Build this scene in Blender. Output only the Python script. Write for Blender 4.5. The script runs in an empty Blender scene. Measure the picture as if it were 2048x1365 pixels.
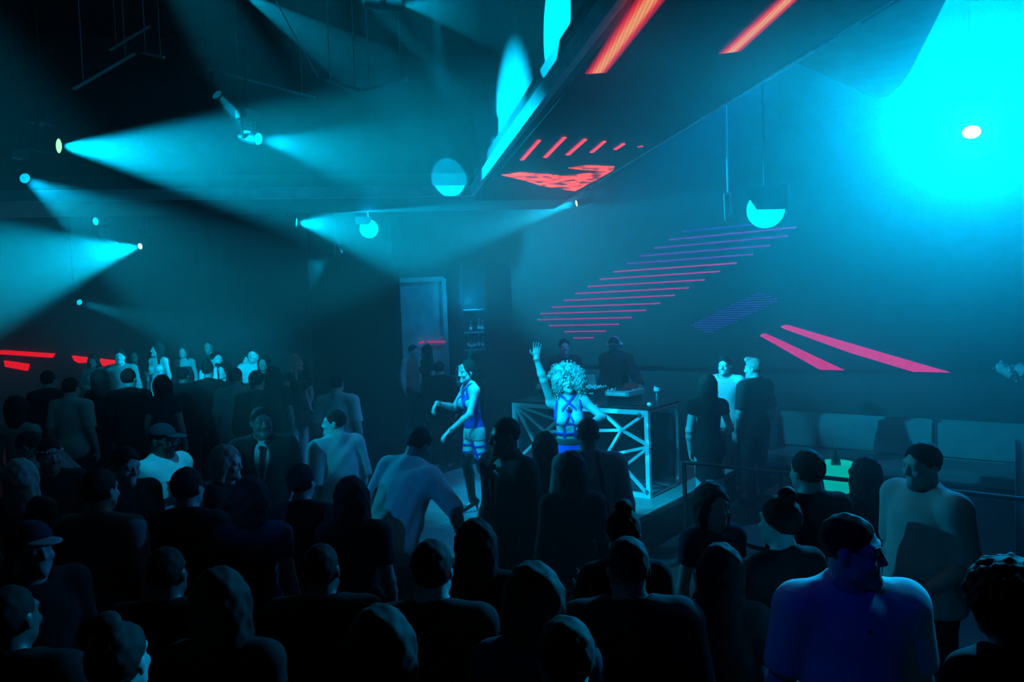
import bpy, bmesh, math, random
import numpy as np
from mathutils import Vector, Matrix

random.seed(7)
RNG = np.random.RandomState(11)
S = bpy.context.scene
COL = S.collection
R = math.radians

# ---------------------------------------------------------------- camera
F = 1500.0                       # focal length in pixels of the 2048 x 1365 frame
CAM_H = 2.6
PITCH, ROLL = math.atan(67.5 / F), math.atan(0.0386)
_f = Vector((0, math.cos(PITCH), -math.sin(PITCH)))
_r0, _u0 = Vector((1, 0, 0)), Vector((0, math.sin(PITCH), math.cos(PITCH)))
_r = _r0 * math.cos(ROLL) - _u0 * math.sin(ROLL)
_u = _u0 * math.cos(ROLL) + _r0 * math.sin(ROLL)
CAM = Vector((0, 0, CAM_H))
cd = bpy.data.cameras.new('camera')
cd.sensor_width = 36.0
cd.lens = F / 2048 * 36
cd.clip_end = 200
cam = bpy.data.objects.new('camera', cd)
cam.matrix_world = Matrix(((_r.x, _u.x, -_f.x, 0), (_r.y, _u.y, -_f.y, 0), (_r.z, _u.z, -_f.z, CAM_H), (0, 0, 0, 1)))
COL.objects.link(cam)
S.camera = cam

# ---------------------------------------------------------------- exposure, haze
S.view_settings.view_transform = 'Standard'
S.view_settings.look = 'None'
S.view_settings.gamma = 1
S.view_settings.exposure = 0
S.view_settings.use_curve_mapping = False
cy = S.cycles
cy.max_bounces = 4
cy.diffuse_bounces = 2
cy.glossy_bounces = 2
cy.transmission_bounces = 3
cy.transparent_max_bounces = 6
cy.volume_bounces = 0
cy.use_denoising = True
cy.sample_clamp_direct = 0
cy.sample_clamp_indirect = 2.0
cy.caustics_reflective = False
cy.caustics_refractive = False
try:
    cy.denoiser = 'OPENIMAGEDENOISE'
    cy.denoising_input_passes = 'RGB_ALBEDO_NORMAL'
except Exception:
    pass

HAZE = 0.034
W = bpy.data.worlds.new('club_air')
S.world = W
W.use_nodes = True
nt = W.node_tree
nt.nodes.clear()
_wo = nt.nodes.new('ShaderNodeOutputWorld')
_bg = nt.nodes.new('ShaderNodeBackground')
_bg.inputs['Color'].default_value = (0, 0, 0, 1)
_bg.inputs['Strength'].default_value = 0
nt.links.new(_bg.outputs[0], _wo.inputs['Surface'])

CYAN = (0.0, 0.57, 1.0)
TEAL = (0.0, 0.40, 1.0)
DEEP = (0.0, 0.30, 1.0)
BLUE = (0.0, 0.02, 1.0)

# ---------------------------------------------------------------- pixel -> place
def ray(px, py):
    return (_r * (px - 1024) + _u * (682.5 - py) + _f * F)

def at(px, py, Y):               # the point seen at a pixel at distance Y in front of the camera
    d = ray(px, py)
    return CAM + d * (Y / d.y)

def onz(px, py, z):              # the point seen at a pixel on a horizontal plane
    d = ray(px, py)
    return CAM + d * ((z - CAM_H) / d.z)

def onplane(px, py, p, n):
    d = ray(px, py)
    return CAM + d * ((p - CAM).dot(n) / d.dot(n))

def hz(px):
    return 625 - 0.0386 * (px - 766)

def _flat(v):
    v = Vector((v.x, v.y, 0))
    return v.normalized()

D1 = _flat(ray(766, 625))        # direction of the overhead beam that runs towards us
D2 = Vector((D1.y, -D1.x, 0))    # square to it, to the right
W1 = _flat(ray(-890, 689))       # direction of the screen wall, receding to the left
WN = Vector((-W1.y, W1.x, 0))
if WN.y < 0:
    WN = -WN                     # points away from us, into the wall
UP = Vector((0, 0, 1))

# ---------------------------------------------------------------- object helpers
def tag(o, label=None, cat=None, group=None, kind=None):
    if label: o['label'] = label
    if cat: o['category'] = cat
    if group: o['group'] = group
    if kind: o['kind'] = kind
    return o

def empty(name, loc=(0, 0, 0), rotz=0, label=None, cat=None, group=None):
    o = bpy.data.objects.new(name, None)
    o.empty_display_size = 0.1
    o.matrix_basis = Matrix.Translation(Vector(loc)) @ Matrix.Rotation(rotz, 4, 'Z')
    COL.objects.link(o)
    return tag(o, label, cat, group)

def world_of(o):
    m = o.matrix_basis.copy()
    while o.parent:
        o = o.parent
        m = o.matrix_basis @ m
    return m

class MB:
    """collects shapes in world coordinates"""
    def __init__(s):
        s.v, s.f, s.uv = [], [], {}
    def add(s, vs, fs):
        b = len(s.v)
        s.v += [Vector(v) for v in vs]
        s.f += [tuple(i + b for i in f) for f in fs]
        return s
    def obox(s, c, ax, ay, az, hx, hy, hz_):
        c = Vector(c)
        vs = [c + ax * (hx * i) + ay * (hy * j) + az * (hz_ * k) for i in (-1, 1) for j in (-1, 1) for k in (-1, 1)]
        return s.add(vs, [(0, 1, 3, 2), (4, 6, 7, 5), (0, 4, 5, 1), (2, 3, 7, 6), (0, 2, 6, 4), (1, 5, 7, 3)])
    def box(s, c, size, rz=0):
        m = Matrix.Rotation(rz, 3, 'Z')
        return s.obox(c, m @ Vector((1, 0, 0)), m @ Vector((0, 1, 0)), UP, size[0] / 2, size[1] / 2, size[2] / 2)
    def bar(s, a, b, w, h=None, up=None):        # square bar from a to b
        a, b = Vector(a), Vector(b)
        d = (b - a)
        L = d.length
        d.normalize()
        up = Vector(up) if up else (UP if abs(d.z) < 0.95 else Vector((0, 1, 0)))
        x = d.cross(up).normalized()
        y = x.cross(d)
        return s.obox((a + b) / 2, d, x, y, L / 2, w / 2, (h or w) / 2)
    def tube(s, pts, r, n=8, cap=True):
        pts = [Vector(p) for p in pts]
        rs = r if isinstance(r, (list, tuple)) else [r] * len(pts)
        vs, fs = [], []
        t0 = (pts[1] - pts[0]).normalized()
        x = t0.orthogonal().normalized()
        for i, p in enumerate(pts):
            t = (pts[min(i + 1, len(pts) - 1)] - pts[max(i - 1, 0)]).normalized()
            x = (x - t * x.dot(t))
            x = x.normalized() if x.length > 1e-6 else t.orthogonal().normalized()
            y = t.cross(x)
            for k in range(n):
                a = 2 * math.pi * k / n
                vs.append(p + (x * math.cos(a) + y * math.sin(a)) * rs[i])
        for i in range(len(pts) - 1):
            for k in range(n):
                k2 = (k + 1) % n
                fs.append((i * n + k, i * n + k2, (i + 1) * n + k2, (i + 1) * n + k))
        if cap:
            fs.append(tuple(range(n - 1, -1, -1)))
            fs.append(tuple((len(pts) - 1) * n + k for k in range(n)))
        return s.add(vs, fs)
    def lathe(s, prof, o, ax=UP, n=20, cap=True):  # prof: (radius, distance along ax)
        ax = Vector(ax).normalized()
        x = ax.orthogonal().normalized()
        y = ax.cross(x)
        o = Vector(o)
        vs, fs = [], []
        for (r, h) in prof:
            for k in range(n):
                a = 2 * math.pi * k / n
                vs.append(o + ax * h + (x * math.cos(a) + y * math.sin(a)) * max(r, 1e-4))
        for i in range(len(prof) - 1):
            for k in range(n):
                k2 = (k + 1) % n
                fs.append((i * n + k, i * n + k2, (i + 1) * n + k2, (i + 1) * n + k))
        if cap:
            fs.append(tuple(range(n - 1, -1, -1)))
            fs.append(tuple((len(prof) - 1) * n + k for k in range(n)))
        return s.add(vs, fs)
    def prism(s, pts, off):                        # planar polygon pushed by a vector
        pts = [Vector(p) for p in pts]
        off = Vector(off)
        n = len(pts)
        vs = pts + [p + off for p in pts]
        fs = [tuple(range(n)), tuple(range(2 * n - 1, n - 1, -1))]
        for i in range(n):
            j = (i + 1) % n
            fs.append((i, i + n, j + n, j))
        return s.add(vs, fs)
    def ball(s, c, r, n=12, m=8, sc=(1, 1, 1)):
        c = Vector(c)
        vs, fs = [], []
        for i in range(m + 1):
            t = math.pi * i / m
            for k in range(n):
                a = 2 * math.pi * k / n
                vs.append(c + Vector((r * sc[0] * math.sin(t) * math.cos(a), r * sc[1] * math.sin(t) * math.sin(a), r * sc[2] * math.cos(t))))
        for i in range(m):
            for k in range(n):
                k2 = (k + 1) % n
                fs.append((i * n + k, (i + 1) * n + k, (i + 1) * n + k2, i * n + k2))
        return s.add(vs, fs)
    def build(s, name, mat, parent=None, smooth=False, bevel=0):
        inv = world_of(parent).inverted() if parent else Matrix.Identity(4)
        me = bpy.data.meshes.new(name)
        me.from_pydata([inv @ v for v in s.v], [], s.f)
        bm = bmesh.new()
        bm.from_mesh(me)
        bmesh.ops.remove_doubles(bm, verts=bm.verts, dist=1e-6)
        bmesh.ops.recalc_face_normals(bm, faces=bm.faces)
        if bevel:
            bmesh.ops.bevel(bm, geom=[e for e in bm.edges if e.is_manifold and e.calc_face_angle(0) > 0.6], offset=bevel, segments=2, affect='EDGES', clamp_overlap=True)
        bm.to_mesh(me)
        bm.free()
        if smooth:
            for p in me.polygons: p.use_smooth = True
            try: me.set_sharp_from_angle(angle=R(40))
            except Exception: pass
        me.materials.append(mat)
        o = bpy.data.objects.new(name, me)
        COL.objects.link(o)
        o.parent = parent
        return o

def thing_mesh(name, mb, mat, label, cat, group=None, **k):
    """a one-mesh thing with its origin at its base"""
    lo = Vector((sum(v.x for v in mb.v) / len(mb.v), sum(v.y for v in mb.v) / len(mb.v), min(v.z for v in mb.v)))
    mb.v = [v - lo for v in mb.v]
    o = mb.build(name, mat, None, **k)
    o.location = lo
    return tag(o, label, cat, group)

# ---------------------------------------------------------------- materials
def mat(name, col, rough=0.6, metal=0.0, spec=0.5, noise=0.15, scale=6.0, bump=0.0, sheen=0):
    m = bpy.data.materials.new(name)
    m.use_nodes = True
    t = m.node_tree
    b = t.nodes['Principled BSDF']
    b.inputs['Roughness'].default_value = rough
    b.inputs['Metallic'].default_value = metal
    b.inputs['Specular IOR Level'].default_value = spec
    if sheen:
        b.inputs['Sheen Weight'].default_value = sheen
    tc = t.nodes.new('ShaderNodeTexCoord')
    nz = t.nodes.new('ShaderNodeTexNoise')
    nz.inputs['Scale'].default_value = scale
    nz.inputs['Detail'].default_value = 4
    rp = t.nodes.new('ShaderNodeValToRGB')
    c = Vector(col[:3])
    lo, hi = c * (1 - noise), c * (1 + noise)
    rp.color_ramp.elements[0].position = 0.3
    rp.color_ramp.elements[1].position = 0.7
    rp.color_ramp.elements[0].color = (*lo, 1)
    rp.color_ramp.elements[1].color = (*[min(1, x) for x in hi], 1)
    t.links.new(tc.outputs['Object'], nz.inputs['Vector'])
    t.links.new(nz.outputs['Fac'], rp.inputs['Fac'])
    t.links.new(rp.outputs['Color'], b.inputs['Base Color'])
    if bump:
        bp = t.nodes.new('ShaderNodeBump')
        bp.inputs['Strength'].default_value = bump
        bp.inputs['Distance'].default_value = 0.01
        t.links.new(nz.outputs['Fac'], bp.inputs['Height'])
        t.links.new(bp.outputs['Normal'], b.inputs['Normal'])
    return m

def glow(name, col, strength, flicker=0.0, scale=8.0):
    m = bpy.data.materials.new(name)
    m.use_nodes = True
    t = m.node_tree
    t.nodes.clear()
    o = t.nodes.new('ShaderNodeOutputMaterial')
    e = t.nodes.new('ShaderNodeEmission')
    e.inputs['Color'].default_value = (*col, 1)
    e.inputs['Strength'].default_value = strength
    if flicker:
        tc = t.nodes.new('ShaderNodeTexCoord')
        nz = t.nodes.new('ShaderNodeTexNoise')
        nz.inputs['Scale'].default_value = scale
        mr = t.nodes.new('ShaderNodeMapRange')
        mr.inputs['From Min'].default_value = 0.35
        mr.inputs['From Max'].default_value = 0.65
        mr.inputs['To Min'].default_value = strength * (1 - flicker)
        mr.inputs['To Max'].default_value = strength * (1 + flicker)
        t.links.new(tc.outputs['Object'], nz.inputs['Vector'])
        t.links.new(nz.outputs['Fac'], mr.inputs['Value'])
        t.links.new(mr.outputs['Result'], e.inputs['Strength'])
    t.links.new(e.outputs[0], o.inputs['Surface'])
    return m

def glass(name, tint=(0.9, 0.95, 1.0), gloss=0.08):
    m = bpy.data.materials.new(name)
    m.use_nodes = True
    t = m.node_tree
    t.nodes.clear()
    o = t.nodes.new('ShaderNodeOutputMaterial')
    a = t.nodes.new('ShaderNodeBsdfTransparent')
    a.inputs['Color'].default_value = (*tint, 1)
    g = t.nodes.new('ShaderNodeBsdfGlossy')
    g.inputs['Roughness'].default_value = 0.08
    mx = t.nodes.new('ShaderNodeMixShader')
    mx.inputs['Fac'].default_value = gloss
    t.links.new(a.outputs[0], mx.inputs[1])
    t.links.new(g.outputs[0], mx.inputs[2])
    t.links.new(mx.outputs[0], o.inputs['Surface'])
    return m

M = {}
M['floor'] = mat('dark_floor', (0.03, 0.03, 0.032), 0.35, scale=3)
M['ceiling'] = mat('black_ceiling', (0.02, 0.02, 0.022), 0.8)
M['wall'] = mat('dark_wall', (0.022, 0.022, 0.026), 0.8, spec=0.2)
M['soffit'] = mat('grey_soffit', (0.10, 0.10, 0.10), 0.6)
M['fascia'] = mat('pale_fascia', (0.6, 0.6, 0.6), 0.5)
M['pale'] = mat('pale_paint', (0.32, 0.32, 0.32), 0.6)
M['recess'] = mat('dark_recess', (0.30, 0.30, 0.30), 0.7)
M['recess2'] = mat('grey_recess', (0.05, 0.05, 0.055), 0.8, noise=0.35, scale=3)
M['pillar'] = mat('black_pillar', (0.010, 0.010, 0.011), 0.9, spec=0.02)
M['black'] = mat('black_metal', (0.015, 0.015, 0.016), 0.45, 0.3)
M['blackmatte'] = mat('black_matte', (0.010, 0.010, 0.011), 0.8)
M['alu'] = mat('white_truss', (0.78, 0.78, 0.78), 0.35, 0.2)
M['steel'] = mat('brushed_steel', (0.5, 0.5, 0.5), 0.3, 0.9)
M['screen'] = mat('dark_screen', (0.008, 0.008, 0.009), 0.6, spec=0.12)
M['glass'] = glass('clear_glass')
# ---------------------------------------------------------------- the setting
def struct(name, mb, m, **k):
    return tag(mb.build(name, m, None, **k), kind='structure')

CEIL = 6.6
# theatrical haze: it hangs over the dance floor and the stage, not over the raised spot we look from
m_haze = bpy.data.materials.new('thin_haze')
m_haze.use_nodes = True
_t = m_haze.node_tree
_t.nodes.clear()
_o = _t.nodes.new('ShaderNodeOutputMaterial')
_vs = _t.nodes.new('ShaderNodeVolumeScatter')
_vs.inputs['Color'].default_value = (1, 1, 1, 1)
_vs.inputs['Density'].default_value = HAZE
_vs.inputs['Anisotropy'].default_value = 0.5
_t.links.new(_vs.outputs[0], _o.inputs['Volume'])
def wn(w, n, z=0.0):
    return W1 * w + WN * n + UP * z
SOF = 4.3                                   # underside of the overhead beam
FASC = 0.155
struct('floor', MB().box((0, 8, -0.1), (44, 44, 0.2)), M['floor'])
struct('ceiling', MB().box((0, 8, CEIL + 0.1), (44, 44, 0.2)), M['ceiling'])

# the overhead beam: one leg across the room, one leg towards us
c0 = onz(948, 393, SOF)                     # inner lower corner
c1 = onz(1106, 418, SOF)                    # outer lower corner
wA = (c1 - c0).dot(D2)                      # width of the leg that runs towards us
wB = (c1 - c0).dot(D1)                      # width of the leg across the room
near = c0 - D1 * 13.0
far_l = c0 - D2 * 16.0
mb = MB()
mb.prism([near, c0, far_l, far_l + D1 * wB, c1, near + D2 * wA], UP * 0.35)
struct('ceiling_beam', mb, M['soffit'])
# pale fascia lip along its inner edges, and the recess walls above it
lip = MB()
lip.obox((near + c0) / 2 - D2 * 0.03 + UP * (FASC / 2), D1, D2, UP, 6.5, 0.03, FASC / 2)
lip.obox((far_l + c0) / 2 - D1 * 0.03 + UP * (FASC / 2), D2, D1, UP, 8.0, 0.03, FASC / 2)
struct('trim_1', lip, M['fascia'])
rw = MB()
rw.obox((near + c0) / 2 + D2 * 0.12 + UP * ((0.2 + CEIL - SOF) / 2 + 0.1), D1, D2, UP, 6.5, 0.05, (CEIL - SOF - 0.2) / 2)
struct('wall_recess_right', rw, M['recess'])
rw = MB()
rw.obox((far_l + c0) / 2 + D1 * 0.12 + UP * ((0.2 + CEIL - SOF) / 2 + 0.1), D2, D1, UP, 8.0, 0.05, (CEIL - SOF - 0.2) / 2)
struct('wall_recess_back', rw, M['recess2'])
# outer edge strip of the beam, on the right
es = MB()
es.obox(c1 - D1 * 6.5 + D2 * 0.015 + UP * 0.05, D1, D2, UP, 6.5, 0.015, 0.05)
struct('trim_2', es, M['fascia'])
es = MB()
es.obox(c1 - D2 * 8.0 + D1 * 0.015 + UP * 0.03, D2, D1, UP, 8.0, 0.015, 0.03)
struct('trim_3', es, M['soffit'])

# rear walls
struct('wall_back', MB().box((-4.0, 17.1, 3.3), (22, 0.2, 6.6)), M['wall'])
struct('wall_left', MB().box((-13.0, 8, 3.3), (0.2, 24, 6.6)), M['wall'])
# screen wall on the right, at an angle to us
WP = at(1225, 700, 13.4)
WP.z = 0
BQP = at(1225, 700, 12.5)                   # line of the banquette backs, parallel to the wall
_we = onplane(1022, 650, WP, WN).dot(W1)
struct('wall_right', MB().obox(wn(_we - 7.5, WP.dot(WN) + 0.16, 3.3), W1, WN, UP, 7.5, 0.1, 3.3), M['wall'])
# square pillar left of the bar
pl = at(620, 600, 13.7)
pr = at(788, 600, 13.7)
struct('pillar', MB().box(((pl.x + pr.x) / 2, 14.1, CEIL / 2), (pr.x - pl.x, 0.8, CEIL)), M['pillar'])
# raised dance area at the rear left
PLAT = 0.35
struct('floor_raised', MB().box((-7.62, 12.5, PLAT / 2), (10.64, 9.0, PLAT)), M['floor'])
struct('floor_bar', MB().box((-1.22, 14.95, PLAT / 2), (2.14, 4.1, PLAT)), M['floor'])

# rounded ceiling wing on the right of the beam
q = [onz(*p, SOF) for p in ((1584, 121), (1752, 199), (1775, 194), (1800, 172), (1818, 148), (1892, 0), (1960, -140), (1800, -110))]
struct('ceiling_wing', MB().prism(q, UP * 0.3), M['soffit'])

# stage with the booth
STG = 0.4
pf = onz(1303, 998, STG)
BW, BN = pf.dot(W1), pf.dot(WN)             # near right foot of the booth in wall directions
m_stage = mat('stage_boards', (0.30, 0.30, 0.30), 0.3, noise=0.2, scale=2)
_t = m_stage.node_tree
_tc = _t.nodes.new('ShaderNodeTexCoord')
_bk = _t.nodes.new('ShaderNodeTexBrick')
_bk.inputs['Scale'].default_value = 1.0
_bk.inputs['Brick Width'].default_value = 1.6
_bk.inputs['Row Height'].default_value = 0.42
_bk.inputs['Mortar Size'].default_value = 0.006
_bk.inputs['Color1'].default_value = (0.20, 0.20, 0.20, 1)
_bk.inputs['Color2'].default_value = (0.25, 0.25, 0.25, 1)
_bk.inputs['Mortar'].default_value = (0.5, 0.5, 0.5, 1)
_t.links.new(_tc.outputs['Object'], _bk.inputs['Vector'])
_t.links.new(_bk.outputs['Color'], _t.nodes['Principled BSDF'].inputs['Base Color'])
sc_ = wn(BW + 1.39, 7.1)
stage = empty('stage_platform', sc_, math.atan2(W1.y, W1.x), 'low angular stage of pale boards under the two dancers and the disc jockey booth', 'stage')
mb = MB()
mb.obox(sc_ + UP * (STG - 0.03), W1, WN, UP, 1.64, 2.30, 0.03)
mb.build('deck', m_stage, stage)
mb = MB()
mb.obox(sc_ + UP * ((STG - 0.06) / 2), W1, WN, UP, 1.61, 2.27, (STG - 0.06) / 2)
mb.build('skirt', M['black'], stage)

# ---------------------------------------------------------------- lights
def look(d):
    return Vector(d).to_track_quat('-Z', 'Y')

m_lens = {}
def lens_mat(col, st):
    k = (col, st)
    if k not in m_lens:
        m_lens[k] = glow('lens_glow', col, st)
    return m_lens[k]

LENS = (0.0, 0.62, 1.0)
def fixture(p, aim, r, power, cone, label, blend=0.35, col=CYAN, soft=0.045, lens=2.5, lenscol=LENS, top=None, lightout=0.03, body=0.28):
    """moving head spot light: drop pole, base box, yoke, tapered head, glowing lens and its light"""
    p, aim = Vector(p), Vector(aim)
    d = (aim - p).normalized()
    c = p - d * body * 0.55                          # pivot of the head
    top = CEIL if top is None else top
    root = empty('spotlight', (c.x, c.y, top), 0, label, 'light', 'spotlights in the club')
    side = d.cross(UP).normalized() if abs(d.z) < 0.95 else Vector((1, 0, 0))
    bz = c.z + r * 1.3 + 0.16
    MB().tube([(c.x, c.y, bz + 0.05), (c.x, c.y, top)], 0.018).build('drop_pole', M['black'], root, smooth=True)
    MB().obox((c.x, c.y, bz), side, side.cross(UP), UP, r * 1.2 + 0.03, r * 0.8 + 0.03, 0.05).build('base', M['black'], root, bevel=0.008)
    for s in (-1, 1):
        o = c + side * (s * (r * 1.25 + 0.012))
        MB().bar((o.x, o.y, c.z - 0.03), (o.x, o.y, bz), 0.02, 0.05).build('yoke_arm', M['black'], root)
    prof = [(r * 0.55, -body * 0.45), (r * 0.95, -body * 0.4), (r * 1.12, body * 0.1), (r * 1.15, body * 0.56), (r * 1.02, body * 0.56), (r * 1.0, body * 0.5)]
    hd = MB().lathe(prof, c, d, 20).build('head', M['black'], root, smooth=True)
    MB().lathe([(r * 1.0, 0), (r * 0.8, 0.008), (r * 0.4, 0.014), (0.001, 0.016)], p - d * 0.006, d, 20, cap=False).build('lens', lens_mat(lenscol, lens), hd, smooth=True)
    if power:
        ld = bpy.data.lights.new('beam', 'SPOT')
        ld.energy = power
        ld.color = col
        ld.spot_size = R(cone)
        ld.spot_blend = blend
        ld.shadow_soft_size = soft
        lo = bpy.data.objects.new('beam', ld)
        COL.objects.link(lo)
        lo.parent = root
        lo.matrix_local = world_of(root).inverted() @ (Matrix.Translation(p + d * lightout) @ look(d).to_matrix().to_4x4())
    return root

def spot(p, aim, power, cone, col=CYAN, blend=0.4, soft=0.06):  # bare unseen light without a fixture, added for its effect
    ld = bpy.data.lights.new('unseen_spot', 'SPOT')
    ld.energy = power
    ld.color = col
    ld.spot_size = R(cone)
    ld.spot_blend = blend
    ld.shadow_soft_size = soft
    lo = bpy.data.objects.new('unseen_spot', ld)
    COL.objects.link(lo)
    p = Vector(p)
    lo.matrix_world = Matrix.Translation(p) @ look(Vector(aim) - p).to_matrix().to_4x4()
    return lo

fixture(at(118, 292, 8.0), at(560, 332, 8.3), 0.075, 9500, 39, 'brightest spotlight of the dark upper left, throwing a wide fan of cyan to the right', 0.5, lens=2.2, lenscol=(0.25, 1.0, 0.35))
def wall_pt(px, py):
    return onplane(px, py, near + D2 * 0.07, D2)
fixture(at(517, 278, 8.6), at(880, 345, 7.5), 0.065, 2000, 32, 'spotlight with an oval glowing lens facing right beneath a short tube of light', 0.6)
fixture(at(434, 190, 8.7), at(514, 274, 8.6), 0.06, 3500, 12, 'spotlight sending a narrow tube of light down to the oval lens', 0.3, lens=0.15, soft=0.05)
fixture(at(50, 357, 9.0), at(260, 485, 8.0), 0.06, 1200, 27, 'spotlight near the left edge with a round lens beaming down over the pale ceiling trim', 0.5, lens=1.2)
fixture(at(191, 443, 14.0), at(90, 449, 13.0), 0.07, 300, 13, 'small spotlight under the ceiling trim with a thin beam running to the left', 0.5, top=CEIL)
fixture(at(280, 493, 14.0), at(0, 545, 11.5), 0.055, 8000, 38, 'bright spotlight under the ceiling trim with a broad beam spreading to the left', 0.6, lens=5, lenscol=(0.3, 1.0, 1.0))
fixture(at(159, 605, 14.5), at(400, 672, 13.0), 0.055, 600, 16, 'low small spotlight on the left whose faint beam falls to the right over the crowd', 0.6, lens=1.6)
fixture(at(593, 445, 12.9), at(800, 468, 13.1), 0.08, 6000, 54, 'spotlight under the ceiling beam beside the pillar, throwing its fan to the right', 0.5)
fixture(at(1153, 407, 13.4), at(950, 456, 13.1), 0.055, 9000, 26, 'white hot spotlight at the outer corner of the ceiling beam shining to the left', 0.6, lens=6, lenscol=(0.5, 1.0, 1.0))
fixture(at(660, 516, 13.5), at(622, 540, 13.62), 0.05, 160, 60, 'small spotlight on the front of the pillar shining onto its left edge', 0.4)
fixture(at(799, 8, 5.78), wall_pt(1114, 44), 0.055, 900, 41, 'spotlight at the top of the picture with a narrow oval lens and faint wide beam', 0.06, lens=1.2, soft=0.012)
# the big lamp that shines at us
L11 = at(1943, 265, 8.4)
big = fixture(L11, Vector((0.0, -0.6, 3.8)), 0.24, 8500, 58, 'huge glaring lamp on the right with a white centre and a cyan face', 1.0, col=(0, 0.50, 1.0), soft=0.12, lens=1.5, lenscol=(0, 0.98, 1.0), lightout=0.10, body=0.5)
_d = (Vector((0.0, -0.6, 3.8)) - L11).normalized()
MB().ball(L11 + _d * 0.03, 0.075, 16, 10, (1.25, 1, 0.9)).build('bulb', glow('white_bulb', (1, 1, 1), 6), big, smooth=True)
ld = bpy.data.lights.new('beam', 'SPOT')
ld.energy, ld.color, ld.spot_size, ld.spot_blend, ld.shadow_soft_size = 900, DEEP, R(130), 1.0, 0.12
lo = bpy.data.objects.new('beam', ld)
COL.objects.link(lo)
lo.parent = big
lo.matrix_local = world_of(big).inverted() @ (Matrix.Translation(L11 + _d * 0.12) @ look(_d).to_matrix().to_4x4())

haze = MB().box((-0.5, (3.74 + 17.06) / 2, (6.7 - 0.06) / 2), (25.0, 17.06 - 3.74, 6.76)).build('haze', m_haze)
tag(haze, 'thin blue lit haze hanging over the dance floor and stage', 'haze', kind='stuff')
# ---------------------------------------------------------------- LED surfaces
def strip_mat(name, ramp, strength, dots=0.0):
    """light-emitting strip: colour runs across the strip along UV u, with the dot raster of the LED tiles"""
    m = bpy.data.materials.new(name)
    m.use_nodes = True
    t = m.node_tree
    t.nodes.clear()
    o = t.nodes.new('ShaderNodeOutputMaterial')
    e = t.nodes.new('ShaderNodeEmission')
    uv = t.nodes.new('ShaderNodeUVMap')
    sx = t.nodes.new('ShaderNodeSeparateXYZ')
    rp = t.nodes.new('ShaderNodeValToRGB')
    el = rp.color_ramp.elements
    el[0].position, el[0].color = ramp[0][0], (*ramp[0][1], 1)
    el[1].position, el[1].color = ramp[-1][0], (*ramp[-1][1], 1)
    for p, c in ramp[1:-1]:
        n = el.new(p)
        n.color = (*c, 1)
    t.links.new(uv.outputs[0], sx.inputs[0])
    t.links.new(sx.outputs[0], rp.inputs[0])
    e.inputs['Strength'].default_value = strength
    t.links.new(rp.outputs[0], e.inputs['Color'])
    if dots:
        tc = t.nodes.new('ShaderNodeTexCoord')
        vo = t.nodes.new('ShaderNodeTexVoronoi')
        vo.inputs['Scale'].default_value = dots
        vo.inputs['Randomness'].default_value = 0
        mr = t.nodes.new('ShaderNodeMapRange')
        mr.inputs['From Min'].default_value = 0.1
        mr.inputs['From Max'].default_value = 0.6
        mr.inputs['To Min'].default_value = strength * 1.3
        mr.inputs['To Max'].default_value = strength * 0.45
        t.links.new(tc.outputs['Object'], vo.inputs['Vector'])
        t.links.new(vo.outputs['Distance'], mr.inputs['Value'])
        t.links.new(mr.outputs[0], e.inputs['Strength'])
    t.links.new(e.outputs[0], o.inputs['Surface'])
    return m

def strip(name, a0, a1, b0, b1, thick, m, parent):
    """a flat strip with edges a0-b0 and a1-b1 (a at one end, b at the other), u across"""
    inv = world_of(parent).inverted()
    N = 12
    vs, fs, uvs = [], [], []
    for i in range(N + 1):
        p0, p1 = a0.lerp(b0, i / N), a1.lerp(b1, i / N)
        for k in range(5):
            vs.append(inv @ p0.lerp(p1, k / 4))
            uvs.append((k / 4, i / N))
    for i in range(N):
        for k in range(4):
            fs.append((i * 5 + k, i * 5 + k + 1, (i + 1) * 5 + k + 1, (i + 1) * 5 + k))
    me = bpy.data.meshes.new(name)
    me.from_pydata(vs, [], fs)
    ul = me.uv_layers.new(name='UVMap')
    for li, l in enumerate(me.loops):
        ul.data[li].uv = uvs[l.vertex_index]
    me.materials.append(m)
    o = bpy.data.objects.new(name, me)
    COL.objects.link(o)
    o.parent = parent
    sm = o.modifiers.new('thickness', 'SOLIDIFY')
    sm.thickness = thick
    sm.offset = 0
    return o

# ceiling display on the underside of the beam
ORANGE = [(0.0, (0.10, 0.0, 0.02)), (0.14, (0.75, 0.01, 0.03)), (0.3, (1.0, 0.12, 0.06)), (0.42, (1.0, 0.36, 0.14)), (0.66, (1.0, 0.36, 0.14)), (0.8, (0.9, 0.03, 0.05)), (1.0, (0.10, 0.0, 0.03))]
m_or = strip_mat('orange_led', ORANGE, 1.5, dots=42)
m_red = strip_mat('red_led', [(0.0, (0.35, 0.0, 0.05)), (0.5, (1.0, 0.07, 0.04)), (1.0, (0.35, 0.0, 0.05))], 1.6)
LP = SOF - 0.035
pc = onz(1200, 230, SOF)
cp = empty('ceiling_display', (pc.x, pc.y, SOF - 0.03), 0, 'LED display under the overhead beam showing glowing orange and red stripes', 'display')
cw = wA - 0.12
mb = MB()
mb.obox(c0 - D1 * 6.2 + D2 * (wA / 2) - UP * 0.012, D1, D2, UP, 6.5, cw / 2, 0.012)
mb.build('screen_panel', M['screen'], cp)
def cz(p): return onz(p[0], p[1], LP)
strip('light_stripe', cz((1170, 147)), cz((1214, 144)), cz((1306, -60)), cz((1378, -60)), 0.01, m_or, cp)
strip('light_stripe', cz((1437, 107)), cz((1482, 101)), cz((1618, -60)), cz((1660, -60)), 0.01, m_or, cp)
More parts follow.
